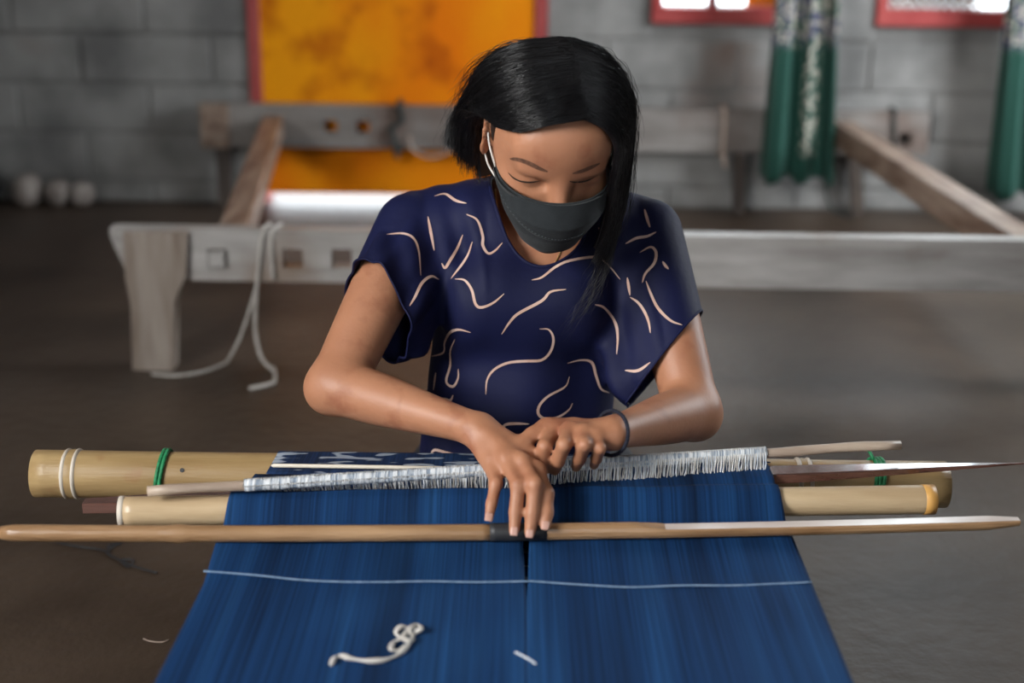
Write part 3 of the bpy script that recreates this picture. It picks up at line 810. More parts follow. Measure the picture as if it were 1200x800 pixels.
# curled white string and lint on the warp
def on_warp(px, py, h=.0022):
    p = at_z(px, py, .2805); z = warp_profile(p.x, np.interp(p.y, [.34, 1.10, rod_y(p.x) - .09], [0, .42, .60]))[1]
    p = at_z(px, py, z + h); return p
pix = [(388, 778), (392, 771), (400, 768), (410, 771), (430, 774), (450, 773), (466, 767), (478, 756), (486, 742), (494, 736), (488, 732), (480, 738), (484, 748), (476, 750), (464, 742), (470, 734), (478, 736), (472, 746), (462, 752), (458, 760), (468, 762), (476, 757)]
MB().tube(catmull([on_warp(a, b, .0025 + (.003 if 8 < i < 20 and i % 2 else 0)) for i, (a, b) in enumerate(pix)], 110), [.0021 + .0007 * math.sin(i * .6) for i in range(110)], 7).build(
    'string', 'white_cord', smooth=True, label='curled white string lying on the blue warp', cat='string')
MB().tube(catmull([on_warp(a, b, .0012) for a, b in ((604, 764), (612, 768), (621, 773), (628, 778))], 16), .0011, 6).build('lint', 'leash', smooth=True,
    label='small pale fluff of thread on the blue warp beside the curled string', cat='thread')
# ------------------------------------------------------------------ the weaver
class Field:
    """signed distance field on a grid, smooth unions of tapered limbs and ellipsoids"""
    def __init__(s, lo, hi, h):
        s.lo = np.array(lo, float); s.h = h
        s.n = np.ceil((np.array(hi) - s.lo) / h).astype(int) + 1
        s.F = np.full(tuple(s.n), 0.06, np.float32)
    def region(s, lo, hi):
        a = np.clip(np.floor((np.asarray(lo) - s.lo) / s.h).astype(int), 0, s.n); b = np.clip(np.ceil((np.asarray(hi) - s.lo) / s.h).astype(int) + 1, 0, s.n)
        ax = [(s.lo[i] + s.h * np.arange(a[i], b[i])).astype(np.float32) for i in range(3)]
        return tuple(slice(a[i], b[i]) for i in range(3)), np.meshgrid(*ax, indexing='ij', sparse=True)
    def blend(s, sl, d, k, mode):
        f = s.F[sl]
        if f.size == 0: return
        if mode == 'sub':
            d = -d; h = np.maximum(k - np.abs(f - d), 0) / k; s.F[sl] = np.maximum(f, d) + h * h * k * .25
        else:
            h = np.maximum(k - np.abs(f - d), 0) / k; s.F[sl] = np.minimum(f, d) - h * h * k * .25
    def cone(s, a, b, ra, rb, k=.012, mode='add'):
        a = np.array(a, float); b = np.array(b, float); m = max(ra, rb) + k + .012
        sl, (x, y, z) = s.region(np.minimum(a, b) - m, np.maximum(a, b) + m)
        ab = b - a; t = np.clip(((x - a[0]) * ab[0] + (y - a[1]) * ab[1] + (z - a[2]) * ab[2]) / max(ab @ ab, 1e-9), 0, 1)
        d = np.sqrt((x - a[0] - t * ab[0]) ** 2 + (y - a[1] - t * ab[1]) ** 2 + (z - a[2] - t * ab[2]) ** 2) - (ra + t * (rb - ra))
        s.blend(sl, d, k, mode)
    def chain(s, pts, rad, k=.012, joint=.003):
        P_ = np.array([list(p) for p in pts], float); m = max(rad) + k + .012
        sl, (x, y, z) = s.region(P_.min(0) - m, P_.max(0) + m); D = None
        for i in range(len(P_) - 1):
            a, b = P_[i], P_[i + 1]; ab = b - a
            t = np.clip(((x - a[0]) * ab[0] + (y - a[1]) * ab[1] + (z - a[2]) * ab[2]) / max(ab @ ab, 1e-9), 0, 1)
            d = np.sqrt((x - a[0] - t * ab[0]) ** 2 + (y - a[1] - t * ab[1]) ** 2 + (z - a[2] - t * ab[2]) ** 2) - (rad[i] + t * (rad[i + 1] - rad[i]))
            D = d if D is None else np.minimum(D, d) - np.maximum(joint - np.abs(D - d), 0) ** 2 / (4 * joint)
        s.blend(sl, D, k, 'add')
    def ell(s, c, r, axes=None, k=.015, mode='add'):
        c = np.array(c, float); r = np.array(r, float); A_ = np.eye(3) if axes is None else np.array([list(v) for v in axes], float)
        m = max(r) + k + .012
        sl, (x, y, z) = s.region(c - m, c + m)
        X, Y, Z = x - c[0], y - c[1], z - c[2]
        p = [(A_[i][0] * X + A_[i][1] * Y + A_[i][2] * Z) for i in range(3)]
        k0 = np.sqrt(sum((p[i] / r[i]) ** 2 for i in range(3))); k1 = np.sqrt(sum((p[i] / r[i] ** 2) ** 2 for i in range(3))) + 1e-9
        s.blend(sl, (k0 * (k0 - 1) / k1).astype(np.float32), k, mode)
    def econe(s, a, b, ra, rb, side, k=.02, mode='add', fold=None):
        """tapered limb of elliptic section; ra, rb = (half width along side, half depth)"""
        a = np.array(a, float); b = np.array(b, float); ab = b - a; L = np.linalg.norm(ab); u = ab / L
        sd = np.array(side, float); sd -= u * (sd @ u); sd /= np.linalg.norm(sd); nv = np.cross(u, sd)
        m = max(*ra, *rb) + k + .02
        sl, (x, y, z) = s.region(np.minimum(a, b) - m, np.maximum(a, b) + m)
        X, Y, Z = x - a[0], y - a[1], z - a[2]
        al = X * u[0] + Y * u[1] + Z * u[2]; t = np.clip(al / L, 0, 1)
        over = al - t * L
        p = X * sd[0] + Y * sd[1] + Z * sd[2]; q = X * nv[0] + Y * nv[1] + Z * nv[2]
        rx = ra[0] + t * (rb[0] - ra[0]); ry = ra[1] + t * (rb[1] - ra[1])
        mn = np.minimum(rx, ry)
        k0 = np.sqrt((p / rx) ** 2 + (q / ry) ** 2 + (over / mn) ** 2); k1 = np.sqrt((p / rx ** 2) ** 2 + (q / ry ** 2) ** 2 + (over / mn ** 2) ** 2) + 1e-9
        d = k0 * (k0 - 1) / k1
        if fold is not None: d = d + fold(np.arctan2(q / ry, p / rx), t)
        s.blend(sl, d.astype(np.float32), k, mode)
    def mesh(s):
        F = s.F; S = (F < 0); n = F.shape
        c = np.zeros((n[0] - 1, n[1] - 1, n[2] - 1), np.uint8)
        offs = [(i, j, k) for i in (0, 1) for j in (0, 1) for k in (0, 1)]
        for i, j, k in offs: c += S[i:n[0] - 1 + i, j:n[1] - 1 + j, k:n[2] - 1 + k]
        idx = np.argwhere((c > 0) & (c < 8)); N_ = len(idx)
        vid = np.full(c.shape, -1, np.int32); vid[idx[:, 0], idx[:, 1], idx[:, 2]] = np.arange(N_)
        val = {o: F[idx[:, 0] + o[0], idx[:, 1] + o[1], idx[:, 2] + o[2]].astype(np.float64) for o in offs}
        acc = np.zeros((N_, 3)); cnt = np.zeros(N_)
        for o in offs:
            for ax in range(3):
                if o[ax] == 0:
                    o2 = list(o); o2[ax] = 1; o2 = tuple(o2)
                    a, b = val[o], val[o2]; mk_ = (a < 0) != (b < 0)
                    t = np.where(mk_, a / np.where(a == b, 1, a - b), 0)
                    pos = np.tile(np.array(o, float), (N_, 1)); pos[:, ax] += t
                    acc += pos * mk_[:, None]; cnt += mk_
        V = s.lo + s.h * (idx + acc / cnt[:, None])
        Q = []
        for ax in range(3):
            o1, o2 = [(1, 2), (2, 0), (0, 1)][ax]
            sl0 = [slice(None)] * 3; sl1 = [slice(None)] * 3
            sl0[ax] = slice(0, n[ax] - 1); sl1[ax] = slice(1, n[ax])
            A0 = S[tuple(sl0)]; A1 = S[tuple(sl1)]
            e = np.argwhere(A0 != A1)
            e = e[(e[:, o1] > 0) & (e[:, o2] > 0) & (e[:, o1] < n[o1] - 1) & (e[:, o2] < n[o2] - 1)]
            inside = A0[e[:, 0], e[:, 1], e[:, 2]]
            def g(d1, d2):
                q = e.copy(); q[:, o1] += d1; q[:, o2] += d2; return vid[q[:, 0], q[:, 1], q[:, 2]]
            q = np.stack([g(-1, -1), g(0, -1), g(0, 0), g(-1, 0)], 1)
            q[~inside] = q[~inside][:, ::-1]
            Q.append(q)
        return V, np.concatenate(Q)
    def sample(s, P):
        q = (np.asarray(P) - s.lo) / s.h; i = np.clip(np.floor(q).astype(int), 0, s.n - 2); f = q - i
        out = 0
        for a in (0, 1):
            for b in (0, 1):
                for c in (0, 1):
                    w_ = (f[:, 0] if a else 1 - f[:, 0]) * (f[:, 1] if b else 1 - f[:, 1]) * (f[:, 2] if c else 1 - f[:, 2])
                    out = out + w_ * s.F[i[:, 0] + a, i[:, 1] + b, i[:, 2] + c]
        return out

def clip_mesh(V, T, g):
    """keep the part of a triangle mesh where g > 0"""
    ins = g > 0; cnt = ins[T].sum(1)
    keep = T[cnt == 3]; newV = [V]; base = len(V); cache = {}; add = []; out = []
    def cut(i, j):
        key = (i, j) if i < j else (j, i)
        if key not in cache:
            t = g[i] / (g[i] - g[j]); cache[key] = base + len(add); add.append(V[i] + (V[j] - V[i]) * t)
        return cache[key]
    for tri in T[cnt == 1]:
        r = int(np.argmax(ins[tri])); a, b, c = int(tri[r]), int(tri[(r + 1) % 3]), int(tri[(r + 2) % 3])
        out.append((a, cut(a, b), cut(a, c)))
    for tri in T[cnt == 2]:
        r = int(np.argmin(ins[tri])); a, b, c = int(tri[r]), int(tri[(r + 1) % 3]), int(tri[(r + 2) % 3])
        p, q = cut(a, b), cut(a, c); out += [(p, b, c), (p, c, q)]
    V2 = np.vstack([V, np.array(add)]) if add else V
    T2 = np.vstack([keep, np.array(out, int)]) if out else keep
    used = np.unique(T2); rm = np.full(len(V2), -1); rm[used] = np.arange(len(used))
    return V2[used], rm[T2]
def tris(Q): return np.vstack([Q[:, [0, 1, 2]], Q[:, [0, 2, 3]]])
def smooth_mesh(V, Q, it, lam=.5):
    e = np.vstack([Q[:, [0, 1]], Q[:, [1, 2]], Q[:, [2, 3]], Q[:, [3, 0]]]); e = np.vstack([e, e[:, ::-1]])
    n = len(V); deg = np.bincount(e[:, 0], minlength=n)[:, None]
    for _ in range(it):
        s_ = np.stack([np.bincount(e[:, 0], weights=V[e[:, 1], i], minlength=n) for i in range(3)], 1)
        V = V + lam * (s_ / np.maximum(deg, 1) - V)
    return V
def fast_make(name, V, Fc, material, parent, smooth=True, **tags):
    """make() for big arrays"""
    lo, hi = V.min(0), V.max(0); origin = Vector((lo + hi) / 2)
    me = bpy.data.meshes.new(name); W = Fc.shape[1]
    me.vertices.add(len(V)); me.vertices.foreach_set('co', (V - np.array(origin)).astype(np.float32).ravel())
    me.loops.add(len(Fc) * W); me.loops.foreach_set('vertex_index', Fc.astype(np.int32).ravel())
    me.polygons.add(len(Fc)); me.polygons.foreach_set('loop_start', np.arange(0, len(Fc) * W, W, dtype=np.int32))
    me.polygons.foreach_set('loop_total', np.full(len(Fc), W, np.int32))
    me.update(calc_edges=True); me.validate()
    me.polygons.foreach_set('use_smooth', [smooth] * len(me.polygons))
    me.materials.append(M[material] if isinstance(material, str) else material)
    o = bpy.data.objects.new(name, me); COL.objects.link(o); ORG[o] = origin
    o.parent = parent; o.location = origin - ORG[parent]
    return tag(o, **tags)

# --- head frame: x to the photo's right, f out of the face, u up
HC = at_t(646, 155, 1.70)
hp_, hy_, hr_ = math.radians(32), math.radians(7), math.radians(5)
hx = Vector((1, 0, 0)); hf = Vector((0, -math.cos(hp_), -math.sin(hp_))); hu = Vector((0, -math.sin(hp_), math.cos(hp_)))
hx, hf = hx * math.cos(hy_) - hf * math.sin(hy_), hf * math.cos(hy_) + hx * math.sin(hy_)
hx, hu = hx * math.cos(hr_) - hu * math.sin(hr_), hu * math.cos(hr_) + hx * math.sin(hr_)
def H(x, f, u): return HC + hx * x + hf * f + hu * u
HA = (hx, hf, hu)

M['skin'] = mat('warm_brown_skin', (0.350, 0.150, 0.080), (0.430, 0.198, 0.110), 11, 0.50, 0.10, 220, lo=.3, hi=.7, spec=0.45, sss=0.10,
                c3=(0.290, 0.108, 0.058), scale3=26, lo3=.56, hi3=.76)
M['nail'] = mat('pink_nail', (0.48, 0.27, 0.21), (0.55, 0.33, 0.27), 40, 0.25)
M['brow'] = mat('soft_brown_brow', (0.075, 0.035, 0.022), (0.16, 0.075, 0.045), 260, 0.6)
M['lip_dark'] = mat('black_hair_fine', (0.010, 0.008, 0.007), (0.02, 0.016, 0.014), 40, 0.6)
M['hair'] = mat('black_hair', (0.0032, 0.0032, 0.0040), (0.0075, 0.0070, 0.0080), 60, 0.33, spec=0.5)
M['mask'] = mat('charcoal_mask_fabric', (0.0105, 0.0135, 0.0155), (0.0150, 0.0188, 0.0212), 90, 0.85, 0.15, 500, sheen=.05)
M['shirt'] = mat('navy_shirt_fabric', (0.0042, 0.0056, 0.029), (0.0068, 0.0092, 0.047), 7, 0.66, 0.12, 120, lo=.3, hi=.7, spec=.2)
M['print'] = mat('peach_print', (0.50, 0.31, 0.24), (0.62, 0.44, 0.37), 40, 0.7)
M['trouser'] = mat('dark_trouser', (0.012, 0.012, 0.016), (0.02, 0.02, 0.026), 30, 0.8)
M['gold'] = mat('gold_chain', (0.55, 0.33, 0.13), (0.75, 0.52, 0.26), 300, 0.3, metal=0.7)
M['bead'] = mat('dark_bead', (0.008, 0.009, 0.018), (0.02, 0.02, 0.032), 300, 0.7, spec=.2)

person = empty('person', (0.02, 1.98, 0), 'seated weaver in navy printed shirt and charcoal face mask, hands on the loom', 'person')

# --- joints
SHL, SHR = at_t(482, 268, 1.86), at_t(758, 274, 1.87)
ELL, ELR = at_t(393, 452, 1.75), at_t(812, 482, 1.775)
WRL, WRR = at_t(560, 503, 1.640), at_t(718, 507, 1.612)
NB = at_t(632, 246, 1.87)               # base of the neck
CH_ = at_t(620, 330, 1.90); WA = at_t(613, 470, 1.95); HIP = Vector((.02, 2.0, .115))
G = Field((-.34, .98, -.004), (.34, 2.16, .86), .0029)
# torso
G.econe(CH_, WA, (.128, .088), (.108, .078), (1, 0, 0), .03)
G.econe(WA, HIP, (.105, .076), (.128, .092), (1, 0, 0), .03)
G.ell(HIP, (.145, .112, .110), k=.03)
G.cone(SHL + Vector((.03, .015, -.005)), NB + Vector((0, .03, -.01)), .040, .045, .03)
G.cone(SHR + Vector((-.03, .015, -.005)), NB + Vector((0, .03, -.01)), .040, .045, .03)
G.econe(NB + Vector((0, .02, -.02)), CH_, (.100, .058), (.128, .088), (1, 0, 0), .03)
# neck and head
G.econe(NB + Vector((0, .03, -.03)), H(0, -.025, -.06), (.054, .056), (.047, .05), (1, 0, 0), .03)
G.ell(H(0, -.006, .018), (.073, .086, .088), HA, .02)
G.ell(H(0, .028, -.030), (.0635, .064, .078), HA, .03)
G.ell(H(0, .050, -.085), (.034, .034, .030), HA, .03)
G.ell(H(-.036, .052, -.034), (.026, .026, .026), HA, .02); G.ell(H(.036, .052, -.034), (.026, .026, .026), HA, .02)
G.ell(H(0, .068, .040), (.052, .024, .034), HA, .04)
G.ell(H(-.026, .078, .016), (.022, .010, .007), HA, .012); G.ell(H(.026, .078, .016), (.022, .010, .007), HA, .012)
G.ell(H(-.031, .090, -.004), (.017, .010, .008), HA, .010, 'sub'); G.ell(H(.031, .090, -.004), (.017, .010, .008), HA, .010, 'sub')
G.cone(H(0, .086, .008), H(0, .106, -.034), .008, .0115, .012)
G.ell(H(-.011, .096, -.038), (.009, .010, .008), HA, .006); G.ell(H(.011, .096, -.038), (.009, .010, .008), HA, .006)
G.ell(H(-.031, .0745, -.003), (.0165, .0115, .0115), HA, .005); G.ell(H(.031, .0745, -.003), (.0165, .0115, .0115), HA, .005)
G.ell(H(0, .088, -.066), (.022, .010, .010), HA, .010)
# ears
for sg in (-1, 1):
    ax_e = (hx * sg * .9 - hf * .43, hf * .9 + hx * sg * .43, hu)
    G.ell(H(.077 * sg, -.008, -.006), (.0068, .018, .034), ax_e, .006)
    G.ell(H(.083 * sg, -.004, -.003), (.006, .009, .018), ax_e, .004, 'sub')
# arms
def arm(S_, E_, W_, dirw):
    up = [S_ + (E_ - S_) * k for k in (0, .3, .6, .85, 1)]
    fo = [E_ + (W_ - E_) * k for k in (0, .12, .3, .5, .7, .88, 1)]
    u = ((E_ - S_).normalized() - (W_ - E_).normalized()).normalized()
    def fine(k0, r0, P0, P1):
        kk = np.linspace(0, 1, 25); cs = np.polyfit(k0, r0, 4)
        return [P0 + (P1 - P0) * float(k) for k in kk], [float(q) for q in np.polyval(cs, kk)]
    p_, r_ = fine((0, .3, .6, .85, 1), (.0430, .0410, .0385, .0355, .0335), S_, E_); G.chain(p_, r_, .02, .0008)
    p_, r_ = fine((0, .12, .3, .5, .7, .88, 1), (.0330, .0335, .0325, .0285, .0240, .0208, .0195), E_, W_); G.chain(p_, r_, .016, .0008)
    G.cone(E_ + u * .006, E_ + u * .012, .025, .021, .02)
arm(SHL, ELL, WRL, 1); arm(SHR, ELR, WRR, -1)
# legs stretched out under the warp
for sg in (-1, 1):
    hipj = Vector((.02 + sg * .09, 1.97, .10)); kn = Vector((.01 + sg * .10, 1.55, .118)); an = Vector((.01 + sg * .10, 1.16, .055))
    G.chain([hipj, kn, an], [.088, .058, .036], .02)
    G.chain([an, an + Vector((0, -.03, .02)), an + Vector((sg * .02, -.05, .13))], [.036, .036, .024], .015)

# hands: image-left hand lies over the pressing rod, image-right hand grips the heddle rod
def finger(joints, r0, k=.006):
    n = len(joints); rr = [r0, r0 * .93, r0 * .86, r0 * .70][:n] if n == 4 else [r0, r0 * .9, r0 * .72]
    G.chain(joints, rr, k)
def P(a): return [at_t(*q) for q in a]
rads = {'little': .0075, 'ring': .0085, 'middle': .0089, 'index': .0087, 'thumb': .0095}
def press(px, py, r_):
    """depth at which a fingertip seen at this pixel rests on the pressing rod"""
    ax_ = [rp(k) for k in np.linspace(rk(560), rk(660), 60)]; t = 1.50
    while t < 1.58 and min((at_t(px, py, t) - q).length for q in ax_) > .0102 + r_ * .72 - .0010: t += .0005
    return t
def pressing(n_, a, b, c, d):
    tt = press(d[0], d[1], rads[n_]); return P([a, b, (c[0], c[1], tt + .45 * (b[2] - tt)), (d[0], d[1], tt)])
LH = {'little': P([(577, 541, 1.605), (581, 566, 1.576), (576, 590, 1.566), (573, 606, 1.560)]),
      'ring': pressing('ring', (593, 538, 1.594), (607, 568, 1.561), (604, 600), (602.5, 622)),
      'middle': pressing('middle', (612, 541, 1.587), (627, 567, 1.556), (624, 601), (621, 624)),
      'index': pressing('index', (629, 551, 1.587), (640, 578, 1.566), (641, 600), (639, 616)),
      'thumb': P([(592, 523, 1.628), (613, 546, 1.608), (628, 572, 1.588), (633, 592, 1.578)])}
def grip(px, py):
    """depth at which a fingertip seen at this pixel rests against the heddle rod"""
    t = 1.60
    while t < 1.68:
        q = at_t(px, py, t); h_ = hp(q.x)
        if math.hypot(q.y - h_.y, q.z - h_.z) < .0140: break
        if q.y > h_.y - .006: break
        t += .0005
    return t
def gripping(a, b, c, d):
    tt = grip(*d); return P([a, b, (c[0], c[1], (b[2] + tt) / 2 - .001), (d[0], d[1], tt)])
RH = {'index': gripping((650, 506, 1.630), (638, 523, 1.597), (634, 541), (635, 554)),
      'middle': gripping((667, 505, 1.612), (661, 521, 1.580), (654, 540), (650, 551)),
      'ring': gripping((684, 508, 1.600), (685, 521, 1.573), (679, 537), (675, 547)),
      'little': gripping((699, 513, 1.594), (703, 525, 1.578), (699, 537), (696, 545)),
      'thumb': P([(672, 502, 1.644), (640, 500, 1.636), (623, 510, 1.624), (611, 521, 1.614)])}
def hand(D, W_, fat=1.0):
    mc = [D[n_][0] for n_ in ('little', 'ring', 'middle', 'index')]
    cen = (mc[0] + mc[1] + mc[2] + mc[3]) / 4; side = (mc[3] - mc[0]); hw = side.length / 2
    nrm = side.cross(cen - W_).normalized()
    if nrm.z < 0: nrm = -nrm
    G.econe(W_ - nrm * .001, cen - nrm * .003 - (cen - W_).normalized() * .004, (.0205, .0155), (hw + .0065, .0105), side, .012)
    for n_, j in D.items():
        if n_ == 'thumb': G.chain([W_ * .6 + j[0] * .4] + j, [.013, .0130, .0108, .0094, .0074], .010)
        else:
            r0 = rads[n_] * fat
            G.chain(j, [r0 * 1.08, r0 * .96, r0 * .88, r0 * .72], .005)
            G.ell(j[0] + nrm * .0018, (r0 * 1.02,) * 3, k=.007)
            if fat == 1.0: G.ell(j[1], (r0 * 1.03,) * 3, k=.004)
            G.cone(W_ * .72 + j[0] * .28 + nrm * .0085, j[0] + nrm * .0035, .0035, .0052, .008)
hand(LH, WRL); hand(RH, WRR, 1.02)
Vb, Qb = G.mesh(); Vb = smooth_mesh(Vb, Qb, 2, .4)
body = fast_make('body', Vb, Qb, 'skin', person)
bvh_body = BVHTree.FromPolygons([Vector(v) for v in Vb], [tuple(q) for q in Qb.tolist()])
def hit(bvh, px, py, off=.0):
    d = ray(px, py).normalized(); loc, nor, i, dist = bvh.ray_cast(CAM_LOC, d)
    if loc is None: return None, None
    if nor.dot(d) > 0: nor = -nor
    return loc + nor * off, nor

# fingernails
for D, W_ in ((LH, WRL), (RH, WRR)):
    for n_, j in D.items():
        if n_ == 'thumb': continue
        a, b = j[2], j[3]; d = (b - a).normalized()
        nrm = (CAM_LOC - b).normalized() if D is LH else ((CAM_LOC - b).normalized() + Vector((0, 0, .3))).normalized()
        nrm = (nrm - d * nrm.dot(d)).normalized()
        if D is RH: continue
        sd = d.cross(nrm); c = b + d * .0010; r_ = rads[n_] * .72
        V = []; F = []
        for jj in range(7):
            v = jj / 6 - .5
            for ii in range(7):
                u = ii / 6 - .5; wv = .0092 * (1 - .35 * max(0, abs(v) * 2 - .6))
                V.append(c + d * (v * .0095) + sd * (u * wv) + nrm * (r_ * .98 - 34 * (u * wv) ** 2 * 1.4 - 20 * max(0, v * .0095) ** 2 + .0004))
        F = [(jj * 7 + ii, jj * 7 + ii + 1, (jj + 1) * 7 + ii + 1, (jj + 1) * 7 + ii) for jj in range(6) for ii in range(6)]
        make('fingernail', V, F, 'nail', person, True).modifiers.new('t', 'SOLIDIFY').thickness = .0006

# brows and lash lines lie on the face
def ribbon(bvh, pix, w0, off, m=None, n=24, taper=True, jitter=0):
    pts = catmull([Vector((a, b, 0)) for a, b in pix], n); P3 = []; N3 = []
    for p in pts:
        l, nn = hit(bvh, p.x, p.y, off)
        if l is None: continue
        P3.append(l); N3.append(nn)
    m = m or MB()
    runs = [[0]]                                   # keep the longest unbroken stretch of surface
    for i in range(1, len(P3)):
        if (P3[i] - P3[i - 1]).length > .02: runs.append([])
        runs[-1].append(i)
    rn = max(runs, key=len); P3 = [P3[i] for i in rn]; N3 = [N3[i] for i in rn]
    if len(P3) < 4: return m
    base = len(m.v); k = len(P3)
    for i in range(k):
        d = (P3[min(i + 1, k - 1)] - P3[max(i - 1, 0)])
        if d.length < 1e-6: d = Vector((1, 0, 0))
        sd = N3[i].cross(d.normalized()).normalized()
        tw = w0 * ((math.sin(math.pi * min(1, max(0.0, (i + .3) / (k - .4)))) ** .5) if taper else 1)
        m.v += [tuple(P3[i] + sd * tw / 2), tuple(P3[i] - sd * tw / 2)]
    for i in range(k - 1): m.f.append((base + 2 * i, base + 2 * i + 1, base + 2 * i + 3, base + 2 * i + 2))
    return m
for pix in ([(598, 186), (608, 187), (620, 191), (632, 197), (642, 201)], [(671, 203), (682, 200), (692, 196), (703, 191)]):
    ribbon(bvh_body, pix, .0066, .0005).build('eyebrow', 'brow', person, True)
for pix in ([(596, 202), (602, 208), (611, 212), (622, 213), (634, 211)], [(667, 212), (676, 213), (688, 211), (700, 205)]):
    ribbon(bvh_body, pix, .0026, .0008).build('eyelashes', 'lip_dark', person, True)

# --- shirt
SF = Field((-.30, 1.55, .13), (.30, 2.16, .70), .0030)
def fold1(a, t): return .0030 * np.sin(9 * a + 2.0 + 3 * t) * t + .0016 * np.sin(17 * a + 1 + 5 * t) * t
NBs = NB
c1 = at_t(618, 345, 1.895); c2 = at_t(612, 455, 1.93); c3 = at_t(602, 560, 1.955); c3.z = min(c3.z, .19)
SF.econe(at_t(620, 292, 1.885), c1, (.118, .080), (.130, .100), (1, 0, 0), .03)
SF.econe(c1, c2, (.130, .100), (.119, .098), (1, 0, 0), .03, fold=lambda a, t: .0022 * np.sin(8 * a + 1.0) * t)
SF.econe(c2, c3, (.119, .098), (.140, .112), (1, 0, 0), .03, fold=lambda a, t: .0024 * np.sin(8 * a + 1.0) + .002 * np.sin(13 * a + 2) * t)
SF.cone(SHL + Vector((.012, .012, -.004)), NB + Vector((.0, .035, -.008)), .053, .056, .03)
SF.cone(SHR + Vector((-.012, .012, -.004)), NB + Vector((.0, .035, -.008)), .053, .056, .03)
SF.cone(at_t(560, 262, 1.85), at_t(690, 266, 1.85), .050, .050, .03)
# chest
SF.ell(at_t(575, 350, 1.82), (.055, .045, .055), k=.04); SF.ell(at_t(665, 352, 1.82), (.055, .045, .055), k=.04)
# flared sleeves
slL0, slL1 = at_t(497, 288, 1.86), at_t(450, 372, 1.785)
dirL = at_t(462, 430, 1.80) - at_t(434, 298, 1.80)
SF.econe(slL0, slL1, (.055, .052), (.076, .047), dirL, .02, fold=lambda a, t: (.0034 * np.sin(7 * a + 1) + .0018 * np.sin(12 * a)) * t)
slR0, slR1 = at_t(748, 290, 1.875), at_t(772, 434, 1.815)
dirR = at_t(738, 478, 1.82) - at_t(806, 388, 1.82)
SF.econe(slR0, slR1, (.055, .052), (.067, .050), dirR, .02, fold=lambda a, t: (.0034 * np.sin(6 * a + 2) + .0016 * np.sin(11 * a)) * t)
# soft folds: gathers from the shoulders, drag lines from the armpits
xx = SF.lo[0] + SF.h * np.arange(SF.n[0]); yy = SF.lo[1] + SF.h * np.arange(SF.n[1]); zz_ = SF.lo[2] + SF.h * np.arange(SF.n[2])
X3, Y3, Z3 = np.meshgrid(xx, yy, zz_, indexing='ij', sparse=True)
fr_ = (Y3 < 1.93)
wv = np.sin(62 * X3 + 3.0 * np.sin(9 * Z3 + 1) + 20 * (Z3 - .4) * X3 * 4)
amp = .0046 * np.clip((.52 - Z3) / .2, 0.15, 1)
w2 = .0034 * np.sin(150 * X3 + 40 * Z3 + 2) * np.clip(1 - np.abs(Z3 - .54) / .09, 0, 1) * (X3 < -.03)
w3 = .0040 * np.sin(55 * (Z3 * .8 + np.abs(X3 - .02) * .9) + 1) * np.clip((np.abs(X3 - .02) - .05) / .06, 0, 1) * np.clip(1 - np.abs(Z3 - .42) / .14, 0, 1)
SF.F += (fr_ * (wv * amp + w2 + w3)).astype(np.float32)
Vs, Qs = SF.mesh(); Vs = smooth_mesh(Vs, Qs, 3, .5)
gb = G.sample(Vs)
# push out where the body is closer than 3 mm (not for the sleeve mouth)
e_ = 1e-3
grad = np.stack([G.sample(Vs + np.array(o_) * e_) - G.sample(Vs - np.array(o_) * e_) for o_ in ((1, 0, 0), (0, 1, 0), (0, 0, 1))], 1)
grad /= np.maximum(np.linalg.norm(grad, axis=1, keepdims=True), 1e-9)
need = np.clip(.0045 - gb, 0, .02)[:, None]
Vs = smooth_mesh(Vs + grad * need, Qs, 2, .4)
def pl(P_, o, n): o = np.array(o); n = np.array(n) / np.linalg.norm(np.array(n)); return (P_ - o) @ n
def axis_d(P_, a, b):
    a = np.array(a); b = np.array(b); ab = b - a; t = np.clip(((P_ - a) @ ab) / (ab @ ab), 0, 1.6); return np.linalg.norm(P_ - a - t[:, None] * ab, axis=1)
# sleeve mouths: planes through three hem points
def plane3(p, q, r_, toward):
    n = (q - p).cross(r_ - p).normalized()
    if n.dot(toward - p) < 0: n = -n
    return p, n
pL, nL = plane3(at_t(431, 300, 1.765), at_t(482, 348, 1.735), at_t(462, 424, 1.80), slL0)
pR, nR = plane3(at_t(806, 386, 1.825), at_t(768, 424, 1.765), at_t(738, 474, 1.84), slR0)
gl = np.maximum(pl(Vs, pL, nL), axis_d(Vs, slL0, slL1) - .098)
gl = np.where(Vs[:, 0] > slL0.x + .045, 1.0, gl)
gr = np.maximum(pl(Vs, pR, nR), axis_d(Vs, slR0, slR1) - .090)
gr = np.where(Vs[:, 0] < slR0.x - .045, 1.0, gr)
# neckline: a tilted ellipse from the nape to the low front scoop
_bv = BVHTree.FromPolygons([Vector(v) for v in Vs], [tuple(q) for q in Qs.tolist()])
Pf, _ = hit(_bv, 634, 313); Pbk = NB + Vector((0, .085, .022))
ev = np.array((Vector((0, Pf.y, Pf.z)) - Vector((0, Pbk.y, Pbk.z)))); hl = np.linalg.norm(ev) / 2; ev /= np.linalg.norm(ev)
nv_ = np.array([0, ev[2], -ev[1]]); nv_ = nv_ if nv_[2] > 0 else -nv_
nc = (np.array(Pf) + np.array(Pbk)) / 2; nc[0] = at_t(637, 260, 1.83).x
rel = Vs - nc; a_ = rel @ ev; w_n = .070 + .006 * np.clip(-a_ / hl, -1, 1)
gn = (np.sqrt((rel[:, 0] / w_n) ** 2 + (a_ / hl) ** 2) - 1) * .06
gn = np.where(np.abs(rel @ nv_) < .085, gn, 1.0)
gh = (Vs[:, 2] - .165)
g_all = np.minimum(np.minimum(gl, gr), np.minimum(gn, gh))
Vc, Tc = clip_mesh(Vs, tris(Qs), g_all)
shirt = fast_make('shirt', Vc, Tc, 'shirt', person, label='navy shirt with thin curling peach lines')
